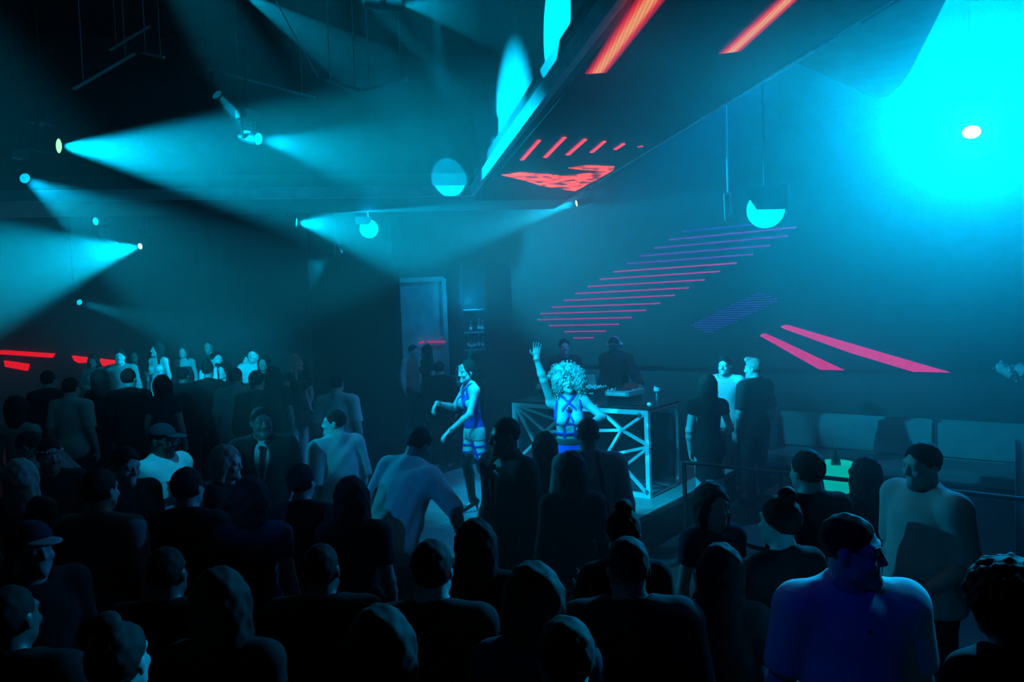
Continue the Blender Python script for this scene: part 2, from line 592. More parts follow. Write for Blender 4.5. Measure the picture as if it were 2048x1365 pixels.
for a, b, w in (((1044, 320), (1078, 281), 4.4), ((1090, 315), (1129, 275), 4.6), ((1135, 310), (1170, 279), 4.8), ((1183, 305), (1209, 283), 4.2), ((1230, 299), (1247, 288), 4), ((1277, 294), (1284, 293), 2.5)):
    strip('light_dash', cz((a[0] - w, a[1])), cz((a[0] + w, a[1])), cz((b[0] - w, b[1])), cz((b[0] + w, b[1])), 0.01, m_red, cp)
m_fl = glow('flame_led', (1.0, 0.06, 0.03), 1.3, flicker=0.95, scale=5)
for pts in (((1003, 351), (1042, 346), (1100, 350), (1150, 356), (1190, 362), (1229, 337), (1226, 341), (1150, 383), (1118, 378), (1082, 372), (1048, 361)), ((1137, 337), (1170, 332), (1229, 334), (1214, 344), (1165, 340))):
    MB().prism([cz(p) for p in pts], UP * 0.008).build('flame_patch', m_fl, cp)

# screen on the right wall
SN = -WN
SP = WP + SN * 0.06
def ws(p, off=0.0): return onplane(p[0], p[1], SP + SN * off, WN)
b0, b1 = ws((1030, 712)), ws((2250, 760))
zb = ws((1775, 743)).z
ls = empty('wall_display', (ws((1500, 740)).x, ws((1500, 740)).y, zb), 0, 'large LED wall on the right showing slanted magenta stripes and thin lines', 'display')
wl = (b0.dot(W1), b1.dot(W1))
mb = MB()
mb.obox(W1 * ((wl[0] + wl[1]) / 2) + WN * SP.dot(WN) + WN * 0.03 + UP * ((zb + 6.0) / 2), W1, WN, UP, abs(wl[0] - wl[1]) / 2, 0.03, (6.0 - zb) / 2)
mb.build('screen_panel', M['screen'], ls)
m_mg = glow('magenta_led', (0.36, 0.0, 0.15), 1.15)
m_pu = glow('violet_led', (0.10, 0.0, 0.26), 1.1)
m_bl = glow('blue_led', (0.03, 0.0, 0.40), 0.7)
m_wd = glow('magenta_wedge_led', (0.58, 0.0, 0.17), 1.1, flicker=0.08, scale=20)
bars = [((1365, 463.4), (1509, 449)), ((1338, 480), (1592, 455)), ((1308, 496.5), (1576, 472)), ((1280, 512.5), (1541, 491)), ((1253, 528), (1506, 509)), ((1226, 544), (1473, 526.5)),
        ((1200, 559), (1440, 543)), ((1175.5, 573.5), (1409, 560)), ((1151, 587.5), (1378, 576)), ((1128, 601.5), (1349, 591)), ((1104, 615), (1320, 607)), ((1081, 628), (1292, 621)),
        ((1075, 640), (1264, 635.5)), ((1098, 652), (1238, 649)), ((1129, 664), (1212, 662.5)), ((1147, 676.5), (1187, 676))]
for i, (a, b) in enumerate(bars):
    m_ = m_bl if i == 0 else (m_pu if i < 5 else m_mg)
    MB().bar(ws(a, 0.01), ws(b, 0.01), 0.012, 0.024, up=UP).build('light_line', m_, ls)
zz = [(480, 487, 508, 487), (452, 500, 537, 497), (422, 517, 568, 509), (393, 529, 602, 521), (364, 543, 604, 535), (335, 557, 578, 549), (308, 571, 548, 564), (280, 585, 516, 578), (252, 598, 485, 592), (226, 612, 455, 606),
      (198, 625, 428, 619), (171, 638, 398, 633), (145, 651, 371, 646), (120, 662, 342, 659), (95, 677, 315, 673), (117, 688, 288, 687), (145, 700, 260, 699), (175, 713, 232, 713)]
for x0, y0, x1, y1 in zz:
    MB().bar(ws((1348 + x0 / 2.923, 420 + y0 / 2.923), 0.01), ws((1348 + x1 / 2.923, 420 + y1 / 2.923), 0.01), 0.01, 0.013, up=UP).build('light_line', m_bl, ls)
for pts in (((1520, 672), (1524, 668), (1532, 667.5), (1560, 680), (1690, 741), (1640, 740)), ((1561, 654), (1566, 651), (1575, 650), (1793, 714), (1902, 745.5), (1826, 744), (1700, 706), (1568, 658))):
    MB().prism([ws(p, 0.012) for p in pts], SN * 0.008).build('light_wedge', m_wd, ls)

# red strips on the rear left wall
m_rs = glow('red_strip', (0.85, 0.0, 0.01), 1.4)
for pts, lb in ((((0, 701), (106, 708), (101, 716), (0, 709)), 'long red light strip low on the rear wall at the far left edge'),
                (((7, 722), (54, 729), (51, 742), (10, 734)), 'short red light panel hanging beneath the long red strip'),
                (((143, 712), (174, 716), (170, 726), (158, 727), (148, 722)), 'small red light panel behind the crowd, between the long strip and the wide panel'),
                (((197, 718), (236, 723), (231, 733), (205, 733)), 'wide red light panel behind the crowd, farthest along the row of red lights')):
    P4 = [at(p[0], p[1], 16.9) for p in pts]
    thing_mesh('red_light_panel', MB().prism(P4, Vector((0, 0.1, 0))), m_rs, lb, 'light', 'red lights on the rear wall')

# ---------------------------------------------------------------- disc jockey booth
booth = empty('dj_booth', wn(BW + 0.96, BN + 0.38, STG), math.atan2(W1.y, W1.x), 'glass disc jockey booth with a star of pale square tubes across its front', 'booth')
BL, BD, BH = 1.92, 0.74, 0.99
T = 0.05
def fr(w, z): return wn(BW + w, BN, STG + z)
def fx(px, py): return onplane(px, py, wn(BW, BN), WN)
TL, TR = fr(BL - T / 2, BH - T / 2), fr(T / 2, BH - T / 2)
BLc, BRc = fr(BL - T / 2, T / 2), fr(T / 2, T / 2)
mb = MB()
mb.bar(fr(BL, BH - T / 2), fr(0, BH - T / 2), T).bar(fr(BL, T / 2), fr(0, T / 2), T)
mb.bar(fr(BL - T / 2, T), fr(BL - T / 2, BH - T), T, up=WN).bar(fr(T / 2, T), fr(T / 2, BH - T), T, up=WN)
mb.build('front_frame', M['alu'], booth)
A, B, Cm = fx(1091, 864), fx(1243, 861), fx(1299, 894)
A2 = fr(BL * 0.93, 0.34)
br = [(TL, A), (A, fx(1140, 815)), (A, B), (A, fx(1170, 928)), (TL, fx(1190, 868)), (TL, fx(1086, 921)), (B, TR), (B, fx(1190, 812)), (B, Cm), (B, fx(1192, 945)), (Cm, fx(1180, 919)), (Cm, fx(1195, 975)), (fx(1228, 912), BRc), (A, A2), (fx(1170, 928), BLc)]
for i, (a, b) in enumerate(br):
    MB().bar(a + WN * 0.005 * (i % 3), b + WN * 0.005 * (i % 3), 0.032, up=WN).build('brace', M['alu'], booth)
for p in (fx(1281, 830), fx(1296, 984), fx(1100, 869)):
    MB().lathe([(0.022, -0.03), (0.03, -0.01), (0.03, 0.02), (0.018, 0.04)], p, SN, 12).build('clamp', M['steel'], booth, smooth=True)
def sd(n, z, w=0.0): return wn(BW + w, BN + n, STG + z)
pts = [sd(0.03, BH - 0.02), sd(BD - 0.12, BH - 0.02)] + [sd(BD - 0.12 + 0.12 * math.sin(a), BH - 0.14 + 0.12 * math.cos(a)) for a in (0.4, 0.8, 1.2, 1.57)] + [sd(BD, 0.14)] + [sd(BD - 0.12 + 0.12 * math.cos(a), 0.14 - 0.12 * math.sin(a)) for a in (0.4, 0.8, 1.2, 1.57)] + [sd(0.03, 0.02)]
MB().tube([p + W1 * 0.02 for p in pts], 0.02, 8).build('side_frame', M['steel'], booth, smooth=True)
MB().tube([p + W1 * (BL - 0.02) for p in pts], 0.02, 8).build('side_frame', M['steel'], booth, smooth=True)
MB().obox(wn(BW + BL / 2, BN + BD / 2, STG + BH + 0.012), W1, WN, UP, BL / 2 + 0.01, BD / 2 + 0.01, 0.012).build('table_top', mat('smoked_top', (0.03, 0.03, 0.03), 0.15), booth, bevel=0.003)
MB().obox(wn(BW + BL / 2, BN + 0.03, STG + BH / 2), W1, WN, UP, BL / 2 - T, 0.004, BH / 2 - T).build('front_pane', M['glass'], booth)
MB().obox(wn(BW + 0.012, BN + BD / 2, STG + BH / 2), WN, W1, UP, BD / 2 - 0.06, 0.004, BH / 2 - 0.06).build('side_pane', M['glass'], booth)
MB().obox(wn(BW + BL / 2, BN + BD - 0.05, STG + 0.45), W1, WN, UP, BL / 2 - 0.05, 0.015, 0.42).build('back_panel', M['black'], booth)
TOPZ = STG + BH + 0.0245
def tp(px, py, dz=0.0): return onz(px, py, TOPZ + dz)

m_dev = mat('device_grey', (0.30, 0.30, 0.31), 0.35, 0.2)
m_devl = mat('device_silver', (0.75, 0.75, 0.75), 0.35, 0.3)
def player(p, ang, label):
    root = empty('dj_player', p, ang, label, 'music player', 'equipment on the booth')
    m = world_of(root)
    X, Y = (m.to_3x3() @ Vector((1, 0, 0))), (m.to_3x3() @ Vector((0, 1, 0)))
    P0 = Vector(p)
    MB().obox(P0 + UP * 0.03, X, Y, UP, 0.14, 0.16, 0.03).build('stand', M['black'], root, bevel=0.004)
    MB().obox(P0 + UP * 0.092, X, Y, UP, 0.165, 0.20, 0.032).build('body', m_dev, root, bevel=0.006)
    MB().obox(P0 + UP * 0.092 - Y * 0.206, X, Y, UP, 0.13, 0.006, 0.022).build('front_plate', m_devl, root, bevel=0.002)
    MB().lathe([(0.10, 0), (0.10, 0.012), (0.094, 0.018), (0.03, 0.02), (0.001, 0.02)], P0 + UP * 0.124 - Y * 0.03, UP, 24, cap=False).build('jog_wheel', M['black'], root, smooth=True)
    MB().obox(P0 + UP * 0.15 + Y * 0.14, X, (Y * 0.8 + UP * 0.6).normalized(), (UP * 0.8 - Y * 0.6).normalized(), 0.09, 0.05, 0.008).build('display', M['black'], root)
    for k in range(4):
        MB().lathe([(0.009, 0), (0.009, 0.014), (0.006, 0.02)], P0 + X * (-0.14 + 0.02 * (k % 2)) + Y * (-0.16 + 0.05 * k) + UP * 0.124, UP, 10).build('knob', m_devl, root, smooth=True)
    return root
ab = math.atan2(-W1.y, -W1.x)
player(tp(1250, 800), ab, 'silver disc player at the right end of the booth with a bright front plate')
player(tp(1107, 786), ab, 'disc player at the left end of the booth behind the raised arm')
mp = tp(1185, 791)
mx = empty('dj_mixer', mp, ab, 'mixer covered in knobs between the two disc players', 'mixer', 'equipment on the booth')
X, Y = -W1, WN
MB().obox(mp + UP * 0.05, X, Y, UP, 0.17, 0.19, 0.05).build('body', M['black'], mx, bevel=0.005)
for i in range(4):
    for j in range(5):
        MB().lathe([(0.010, 0), (0.010, 0.016), (0.007, 0.022)], mp + X * (-0.12 + 0.08 * i) + Y * (-0.06 + 0.05 * j) + UP * 0.1, UP, 8).build('knob', m_devl, mx, smooth=True)
    MB().obox(mp + X * (-0.12 + 0.08 * i) - Y * 0.12 + UP * 0.106, X, Y, UP, 0.012, 0.02, 0.008).build('fader', m_devl, mx)
for k in range(3):
    MB().obox(mp + X * (-0.1 + 0.1 * k) - Y * 0.192 + UP * 0.05, X, Y, UP, 0.03, 0.003, 0.008).build('label_plate', m_devl, mx)
lp_ = tp(1172, 782, 0.0)
lt = empty('laptop', lp_, ab, 'open laptop with a bright edge behind the curly haired dancer', 'laptop', 'equipment on the booth')
MB().obox(lp_ + UP * 0.008 + Y * 0.08, X, Y, UP, 0.16, 0.11, 0.008).build('keyboard_base', m_dev, lt)
MB().obox(lp_ + UP * 0.12 + Y * 0.0, X, (UP * 0.95 - Y * 0.3).normalized(), (Y * 0.95 + UP * 0.3).normalized(), 0.16, 0.11, 0.005).build('lid', m_devl, lt)

m_water = glass('water_bottle_plastic', (0.75, 0.85, 0.9), 0.35)
m_label = mat('paper_label', (0.6, 0.6, 0.6), 0.6)
def bottle(p, h, r, label, cat='bottle', group=None, m=None, ml=None, name='bottle', neck=0.35):
    root = empty(name, p, 0, label, cat, group)
    p = Vector(p)
    MB().lathe([(r * 0.9, 0), (r, 0.01), (r, h * 0.55), (r * 0.85, h * 0.65), (r * neck, h * 0.78), (r * neck, h * 0.93)], p, UP, 16).build('body', m or m_water, root, smooth=True)
    MB().lathe([(r * neck * 1.15, h * 0.92), (r * neck * 1.15, h), (r * neck, h)], p, UP, 12).build('cap', m_label, root, smooth=True)
    MB().lathe([(r * 1.02, h * 0.22), (r * 1.02, h * 0.46)], p, UP, 16, cap=False).build('paper_label', ml or m_label, root, smooth=True)
    return root
bp = tp(1314, 803)
wb = empty('water_bottle', bp, 0, 'clear ribbed water bottle standing on the right corner of the booth', 'bottle')
prof = [(0.026, 0)]
for k in range(9):
    prof += [(0.033, 0.006 + k * 0.013), (0.030, 0.012 + k * 0.013)]
prof += [(0.034, 0.128), (0.034, 0.17), (0.028, 0.19), (0.013, 0.203), (0.013, 0.212)]
MB().lathe(prof, bp, UP, 16).build('body', m_water, wb, smooth=True)
MB().lathe([(0.035, 0.122), (0.035, 0.168)], bp, UP, 16, cap=False).build('paper_label', mat('pale_label', (0.8, 0.8, 0.8)), wb, smooth=True)
MB().lathe([(0.015, 0.21), (0.015, 0.232), (0.012, 0.234)], bp, UP, 12).build('cap', M['black'], wb, smooth=True)
mcp = tp(1298, 815)
mc = empty('microphone', mcp, 0, 'round headed microphone lying on the front right corner of the booth top', 'microphone')
MB().ball(mcp + UP * 0.028, 0.027, 14, 10).build('mesh_head', m_devl, mc, smooth=True)
MB().tube([mcp + UP * 0.026 - X * 0.03, mcp + UP * 0.018 - X * 0.2], [0.016, 0.011], 10).build('handle', M['black'], mc, smooth=True)
cb = MB()
cb.tube([tp(1215, 812, 0.006), tp(1240, 808, 0.006), tp(1262, 811, 0.006), tp(1285, 809, 0.006)], 0.006, 6)
thing_mesh('audio_cable', cb, M['black'], 'thin dark cable lying along the front of the booth top', 'cable')
gp = tp(1326, 799)
gl = MB().lathe([(0.03, 0), (0.03, 0.004), (0.004, 0.008), (0.004, 0.05), (0.028, 0.07), (0.032, 0.11), (0.030, 0.11), (0.025, 0.073), (0.001, 0.06)], gp, UP, 14)
thing_mesh('wine_glass', gl, m_water, 'small stemmed glass beside the water bottle on the booth', 'glass', smooth=True)

# ---------------------------------------------------------------- bar at the rear
BY = 16.4
def bq(px, py, Y=BY): return at(px, py, Y)
x0, x1 = bq(794, 640).x, bq(891, 640).x
bz0, bz1 = 1.02, bq(840, 560).z
bm_ = empty('bar_mirror', ((x0 + x1) / 2, BY, 0), 0, 'tall hazy mirror behind the bar, left of the bottle shelves', 'mirror')
MB().box(((x0 + x1) / 2, BY, (0.4 + bz1) / 2), (x1 - x0, 0.04, bz1 - 0.4)).build('mirror_pane', mat('cloudy_mirror', (0.35, 0.35, 0.35), 0.45, 0.0, scale=2, noise=0.4), bm_)
fm = MB()
for x in (x0, x1):
    fm.box((x, BY - 0.03, bz1 / 2), (0.09, 0.1, bz1))
fm.box(((x0 + x1) / 2, BY - 0.03, bz1), (x1 - x0, 0.1, 0.1))
fm.build('frame', M['pale'], bm_)
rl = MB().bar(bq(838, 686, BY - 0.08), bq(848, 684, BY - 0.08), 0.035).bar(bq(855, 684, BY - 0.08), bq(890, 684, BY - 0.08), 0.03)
rl.build('painted_reflection', glow('painted_red_reflection', (0.55, 0.0, 0.10), 1.2), bm_)  # red reflection put in as glowing bars before the mirror
sx0, sx1 = bq(930, 660).x, bq(968, 660).x
sh = empty('bottle_shelf', ((sx0 + sx1) / 2, BY, 0), 0, 'narrow back bar shelf unit holding two rows of bottles', 'shelf')
MB().box(((sx0 + sx1) / 2, BY + 0.18, 1.8), (sx1 - sx0 + 0.1, 0.03, 3.6)).build('back_panel', M['wall'], sh)
for x in (sx0 - 0.04, sx1 + 0.04):
    MB().box((x, BY, 1.8), (0.05, 0.36, 3.6)).build('upright', M['wall'], sh)
zs1, zs2 = bq(950, 698).z, bq(950, 664).z
for z in (zs1, zs2, zs2 + 0.5, zs1 - 0.45):
    MB().box(((sx0 + sx1) / 2, BY, z - 0.015), (sx1 - sx0 + 0.04, 0.36, 0.03)).build('shelf_board', M['pale'], sh)
m_bot = mat('bottle_glass', (0.10, 0.12, 0.11), 0.1)
m_botl = mat('bottle_label', (0.85, 0.85, 0.85), 0.5)
for k, (px, z, h, lb) in enumerate(((937, zs1, 0.30, 'tall bottle at the left of the lower bar shelf'), (943.3, zs1, 0.2, 'short bottle second from the left on the lower bar shelf'), (949.5, zs1, 0.26, 'slim bottle in the middle of the lower bar shelf'),
                                    (957.5, zs1, 0.31, 'tallest bottle on the lower bar shelf, right of the slim one'), (966, zs1, 0.27, 'bottle at the right end of the lower bar shelf'),
                                    (943, zs2, 0.24, 'single bottle at the left of the upper bar shelf'), (959.5, zs2, 0.28, 'broad pale bottle on the upper bar shelf'), (966.5, zs2, 0.25, 'bottle at the right end of the upper bar shelf'))):
    bottle((bq(px, 680).x, BY - 0.06, z + 0.002), h, 0.036, lb, group='bottles on the back bar', m=m_bot, ml=m_botl)
lk = bpy.data.lights.new('bottle_fill', 'POINT'); lk.energy = 45; lk.color = TEAL; lk.shadow_soft_size = 0.03  # extra point light put before the shelves to brighten the bottles
lko = bpy.data.objects.new('bottle_fill', lk); COL.objects.link(lko); lko.location = ((sx0 + sx1) / 2 - 0.1, BY - 0.5, zs2 + 0.75)
cx0, cx1 = bq(800, 740, 15.3).x, bq(925, 740, 15.3).x
bc = empty('bar_counter', ((cx0 + cx1) / 2, 15.3, 0), 0, 'long dark bar counter in front of the bottle shelves', 'bar')
zc = 1.12
MB().box(((cx0 + cx1) / 2, 15.3, zc - 0.03), (cx1 - cx0, 0.6, 0.06)).build('worktop', M['pale'], bc, bevel=0.01)
MB().box(((cx0 + cx1) / 2, 15.32, (zc - 0.06) / 2), (cx1 - cx0 - 0.1, 0.45, zc - 0.06)).build('front_panel', M['wall'], bc)
gpp = Vector((at(906, 734, 15.1).x, 15.1, zc))
thing_mesh('tumbler', MB().lathe([(0.035, 0), (0.04, 0.15), (0.036, 0.15), (0.03, 0.01)], gpp, UP, 14), mat('frosted_glass', (0.7, 0.7, 0.7), 0.3), 'pale tumbler standing on the bar counter', 'glass', smooth=True)

# ---------------------------------------------------------------- VIP side on the right
rA, rB = onz(1368, 925, 1.1), onz(2080, 1003, 1.1)
rl_ = empty('balustrade', ((rA + rB) / 2).xy.to_3d(), math.atan2((rB - rA).y, (rB - rA).x), 'glass balustrade with a thin dark handrail in front of the banquette', 'railing')
MB().tube([rA, rB], 0.018, 10).build('handrail', M['black'], rl_, smooth=True)
nseg = 3
for k in range(nseg + 1):
    p = rA.lerp(rB, k / nseg)
    MB().bar((p.x, p.y, 0), (p.x, p.y, 1.1), 0.03, up=(rB - rA).normalized()).build('post', M['black'], rl_)
m_pane = glass('balustrade_glass', (0.95, 0.97, 1.0), 0.02)
rd = (rB - rA).normalized()
for k in range(nseg):
    a, b = rA.lerp(rB, k / nseg), rA.lerp(rB, (k + 1) / nseg)
    MB().obox((a + b) / 2 - UP * 0.52, rd, rd.cross(UP), UP, (b - a).length / 2 - 0.03, 0.005, 0.48).build('pane', m_pane, rl_)

m_vinyl = mat('banquette_vinyl', (0.09, 0.09, 0.10), 0.5, bump=0.1)
BKN = BQP.dot(WN)                       # the face of the wall
w0 = onplane(1552, 835, BQP - WN * 0.20, WN).dot(W1)
segs = [(w0, w0 - 2.0), (w0 - 2.02, w0 - 3.9), (w0 - 3.92, w0 - 5.8)]
for k, (wa, wb_) in enumerate(segs):
    ctr = wn((wa + wb_) / 2, BKN - 0.4)
    bqt = empty('banquette', ctr, math.atan2(W1.y, W1.x), ('banquette section under the magenta wedges, left end of the row', 'banquette section in the middle of the row behind the man in the pale shirt', 'banquette section at the right edge beside the pale drape')[k], 'seat', 'banquette along the screen wall')
    hw = abs(wa - wb_) / 2
    MB().obox(wn((wa + wb_) / 2, BKN - 0.42, 0.16), W1, WN, UP, hw - 0.02, 0.36, 0.16).build('plinth', M['black'], bqt)
    MB().obox(wn((wa + wb_) / 2, BKN - 0.46, 0.40), W1, WN, UP, hw, 0.40, 0.08).build('seat', m_vinyl, bqt, bevel=0.03, smooth=True)
    MB().obox(wn((wa + wb_) / 2, BKN - 0.13, 0.72), W1, (WN - UP * 0.12).normalized(), (UP + WN * 0.12).normalized(), hw, 0.07, 0.25).build('backrest', m_vinyl, bqt, bevel=0.04, smooth=True)

tb = onz(1675, 990, 0.72)
tbl = empty('low_table', (tb.x, tb.y, 0), math.atan2(W1.y, W1.x), 'low square table under the glowing ice bucket', 'table')
MB().obox((tb.x, tb.y, 0.70), W1, WN, UP, 0.62, 0.34, 0.02).build('table_top', M['black'], tbl, bevel=0.004)
for i in (-1, 1):
    for j in (-1, 1):
        MB().bar(Vector((tb.x, tb.y, 0)) + W1 * (0.57 * i) + WN * (0.29 * j), Vector((tb.x, tb.y, 0.68)) + W1 * (0.57 * i) + WN * (0.29 * j), 0.04).build('leg', M['black'], tbl)
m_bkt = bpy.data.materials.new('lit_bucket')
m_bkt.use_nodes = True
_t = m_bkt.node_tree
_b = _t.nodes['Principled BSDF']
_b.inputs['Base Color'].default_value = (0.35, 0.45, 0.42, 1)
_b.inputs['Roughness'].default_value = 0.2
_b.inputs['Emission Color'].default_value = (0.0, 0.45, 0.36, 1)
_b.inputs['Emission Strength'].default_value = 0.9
ik = empty('ice_bucket', (tb.x, tb.y, 0.72), 0, 'ribbed ice bucket glowing green on the low table', 'bucket')
prof = []
for k in range(13):
    z = 0.008 + k * 0.024
    prof += [(0.105 + 0.045 * k / 12, z), (0.101 + 0.045 * k / 12, z + 0.012)]
MB().lathe([(0.095, 0)] + prof + [(0.14, 0.3), (0.1, 0.03), (0.001, 0.03)], (tb.x, tb.y, 0.72), UP, 28, cap=False).build('body', m_bkt, ik, smooth=True)
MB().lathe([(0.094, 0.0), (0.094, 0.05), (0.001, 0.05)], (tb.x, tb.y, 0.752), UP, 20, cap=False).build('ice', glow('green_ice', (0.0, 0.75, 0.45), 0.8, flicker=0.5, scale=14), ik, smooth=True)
bottle((tb.x - 0.01, tb.y, 0.81), 0.38, 0.045, 'clear spirits bottle with a white label standing in the glowing ice bucket', m=m_bot, ml=m_botl, neck=0.28)
t2 = tb + W1 * 0.0
for k, (px, py, lb) in enumerate(((1556, 968, 'short glass at the left of the low table near the couple'), (1575, 966, 'short glass next to the pen shaped light on the low table'), (1726, 985, 'short glass right of the ice bucket'))):
    p = onz(px, py, 0.72)
    off = (p - tb)
    p = tb + W1 * max(-0.55, min(0.55, off.dot(W1))) + WN * max(-0.28, min(0.28, off.dot(WN)))
    p.z = 0.72
    thing_mesh('tumbler', MB().lathe([(0.032, 0), (0.038, 0.10), (0.035, 0.10), (0.028, 0.012)], p, UP, 14), m_water, lb, 'glass', 'glasses on the low table', smooth=True)
# pale drape and crystal lamp at the right edge
dp = at(2046, 900, 6.6)
dr = MB()
vs, fs = [], []
NN = 40
for i in range(NN + 1):
    a = i / NN
    for z in (1.25, 0.0):
        vs.append((dp.x - 0.07 + a * 0.5 + 0.0, dp.y + 0.03 * math.sin(a * 34), z))
for i in range(NN):
    fs.append((2 * i, 2 * i + 1, 2 * i + 3, 2 * i + 2))
dr.add(vs, fs)
drape = thing_mesh('drape', dr, mat('pale_cloth', (0.35, 0.35, 0.36), 0.8), 'pale gathered drape hanging at the right edge in front of the banquette', 'curtain', smooth=True)
sm_ = drape.modifiers.new('thickness', 'SOLIDIFY'); sm_.thickness = 0.006

m_cry = mat('crystal', (0.6, 0.6, 0.62), 0.12, 0.6, noise=0.3, scale=40)
cl = ws((2022, 738), 0.0) + SN * 0.16
cr = empty('crystal_lamp', cl, 0, 'glittering faceted glass lamp mounted on the LED wall near the right edge', 'lamp')
rr = random.Random(3)
for (a, b, n_) in (((1995, 728), (2033, 748), 26), ((2032, 730), (2056, 742), 18)):
    pa, pb = ws(a) + SN * 0.16, ws(b) + SN * 0.16
    mb = MB()
    mb.tube([pa, pa.lerp(pb, 0.15), pa.lerp(pb, 0.85), pb], [0.02, 0.07, 0.08, 0.03], 10)
    for k in range(n_):
        c = pa.lerp(pb, rr.random()) + Vector((rr.uniform(-.05, .05), rr.uniform(-.08, 0.02), rr.uniform(-.08, .08)))
        mb.ball(c, rr.uniform(0.012, 0.024), 5, 3)
    mb.build('crystal_shade', m_cry, cr)
MB().bar(cl, cl + WN * 0.16, 0.03).build('bracket', M['black'], cr)

# ---------------------------------------------------------------- other things overhead
def wash(p, aim, r, label, top, plate, strength=3.0, power=60):
    """round lamp with a bright face and a dark shield plate in front of part of it"""
    p, aim = Vector(p), Vector(aim)
    d = (aim - p).normalized()
    root = empty('wash_light', (p.x, p.y, top), 0, label, 'light', 'spotlights in the club')
    MB().tube([(p.x, p.y, p.z + r), (p.x, p.y, top)], 0.015).build('drop_pole', M['black'], root, smooth=True)
    hd = MB().lathe([(r * 0.5, -0.2), (r * 1.02, -0.12), (r * 1.02, -0.005)], p, d, 24).build('head', M['black'], root, smooth=True)
    MB().lathe([(r, 0), (r * 0.7, 0.015), (0.001, 0.02)], p, d, 28, cap=False).build('lens', lens_mat((0.0, 0.85, 1.0), strength), hd, smooth=True)
    x = d.cross(UP).normalized()
    y = x.cross(d)
    pts = [p + d * 0.04 + x * (u * r) + y * (v * r) for u, v in plate]
    MB().prism(pts, d * 0.01).build('shield', M['black'], root)
    if power:
        ld = bpy.data.lights.new('beam', 'SPOT'); ld.energy = power; ld.color = TEAL; ld.spot_size = R(120); ld.spot_blend = 1; ld.shadow_soft_size = 0.1
        lo = bpy.data.objects.new('beam', ld); COL.objects.link(lo); lo.parent = root
        lo.matrix_local = world_of(root).inverted() @ (Matrix.Translation(p + d * 0.06) @ look(d).to_matrix().to_4x4())
    return root
wash(at(738, 458, 13.4), at(760, 600, 2.0), 0.165, 'round wash light by the pillar with a dark bite in its top', CEIL, [(-0.3, 1.3), (-0.25, 0.75), (0.1, 0.45), (1.4, 0.55), (1.4, 1.3)], 2.0, 10)
wash(at(1531, 420, 8.3), at(1400, 600, 1.0), 0.20, 'round wash light in front of the LED wall half hidden by a shield', CEIL, [(-1.15, 1.3), (-1.15, -0.05), (0.45, 0.05), (0.85, 0.7), (1.05, 1.3)], 2.5, 25)
fb = MB()
for a, b in (((1449, 388), (1461, 386)), ((1461, 386), (1463, 428)), ((1463, 428), (1452, 441)), ((1452, 441), (1449, 388))):
    fb.bar(at(*a, 8.4), at(*b, 8.4), 0.022)
fb.tube([at(1456, 387, 8.4), Vector((at(1456, 387, 8.4).x, 8.4, CEIL))], 0.012)
thing_mesh('lamp_yoke', fb, M['pale'], 'empty pale lamp frame hanging left of the half hidden wash light', 'bracket')
sb = MB()
pts = [(197, 456), (212, 456), (217, 470), (224, 480), (231, 484), (231, 487), (222, 487), (207, 480), (199, 472)]
sb.prism([at(*p, 13.6) for p in pts], Vector((0, 0.12, 0)))
sb.tube([at(205, 457, 13.65), Vector((at(205, 457, 13.65).x, 13.65, CEIL))], 0.015)
thing_mesh('reflector', sb, M['pale'], 'small curved pale reflector hanging between two spotlights on the left', 'reflector')
spk = at(420, 516, 15.5)
sk = empty('speaker', (spk.x, spk.y, CEIL), 0, 'dark boxy loudspeaker hanging from the ceiling above the distant crowd', 'speaker')
MB().box((spk.x, spk.y, spk.z), (0.38, 0.34, 0.56), 0.2).build('cabinet', M['soffit'], sk, bevel=0.02)
MB().tube([(spk.x, spk.y, spk.z + 0.27), (spk.x, spk.y, CEIL)], 0.02).build('drop_pole', M['black'], sk)
# rails of the lighting rig in the dark recess
for k, (a, Ya, b, Yb, w, lb) in enumerate(((((148, 178), 8.0, (268, 108), 8.6, 0.05, 'broad pale rig rail slanting in the dark upper left')), (((220, 100), 9.2, (300, 52), 9.8, 0.03, 'dim rig rail above the broad pale one')),
                                          (((285, 106), 8.6, (328, 115), 8.4, 0.018, 'short thin rig rail right of the broad pale one')), (((450, 148), 9.5, (632, 196), 9.5, 0.014, 'long thin rig rail left of the taut cable')),
                                          (((650, 160), 6.9, (722, 181), 6.8, 0.016, 'left rail of the shallow angle of rails under the taut cable')), (((725, 181), 6.83, (815, 156), 7.1, 0.016, 'right rail of the shallow angle of rails under the taut cable')))):
    pa, pb = at(*a, Ya), at(*b, Yb)
    mb = MB().bar(pa, pb, w, 0.03)
    for t in (0.15, 0.85):
        q_ = pa.lerp(pb, t)
        mb.tube([q_, (q_.x, q_.y, CEIL)], 0.006, 6)
    thing_mesh('rig_rail', mb, M['alu'], lb, 'rail', 'rails of the lighting rig')
ca, cb2 = at(552, 2, 6.2), at(636, 155, 6.8)
thing_mesh('taut_cable', MB().tube([ca + (ca - cb2) * 0.6, ca, cb2], 0.006, 6), M['steel'], 'thin taut cable crossing the dark ceiling recess', 'cable')

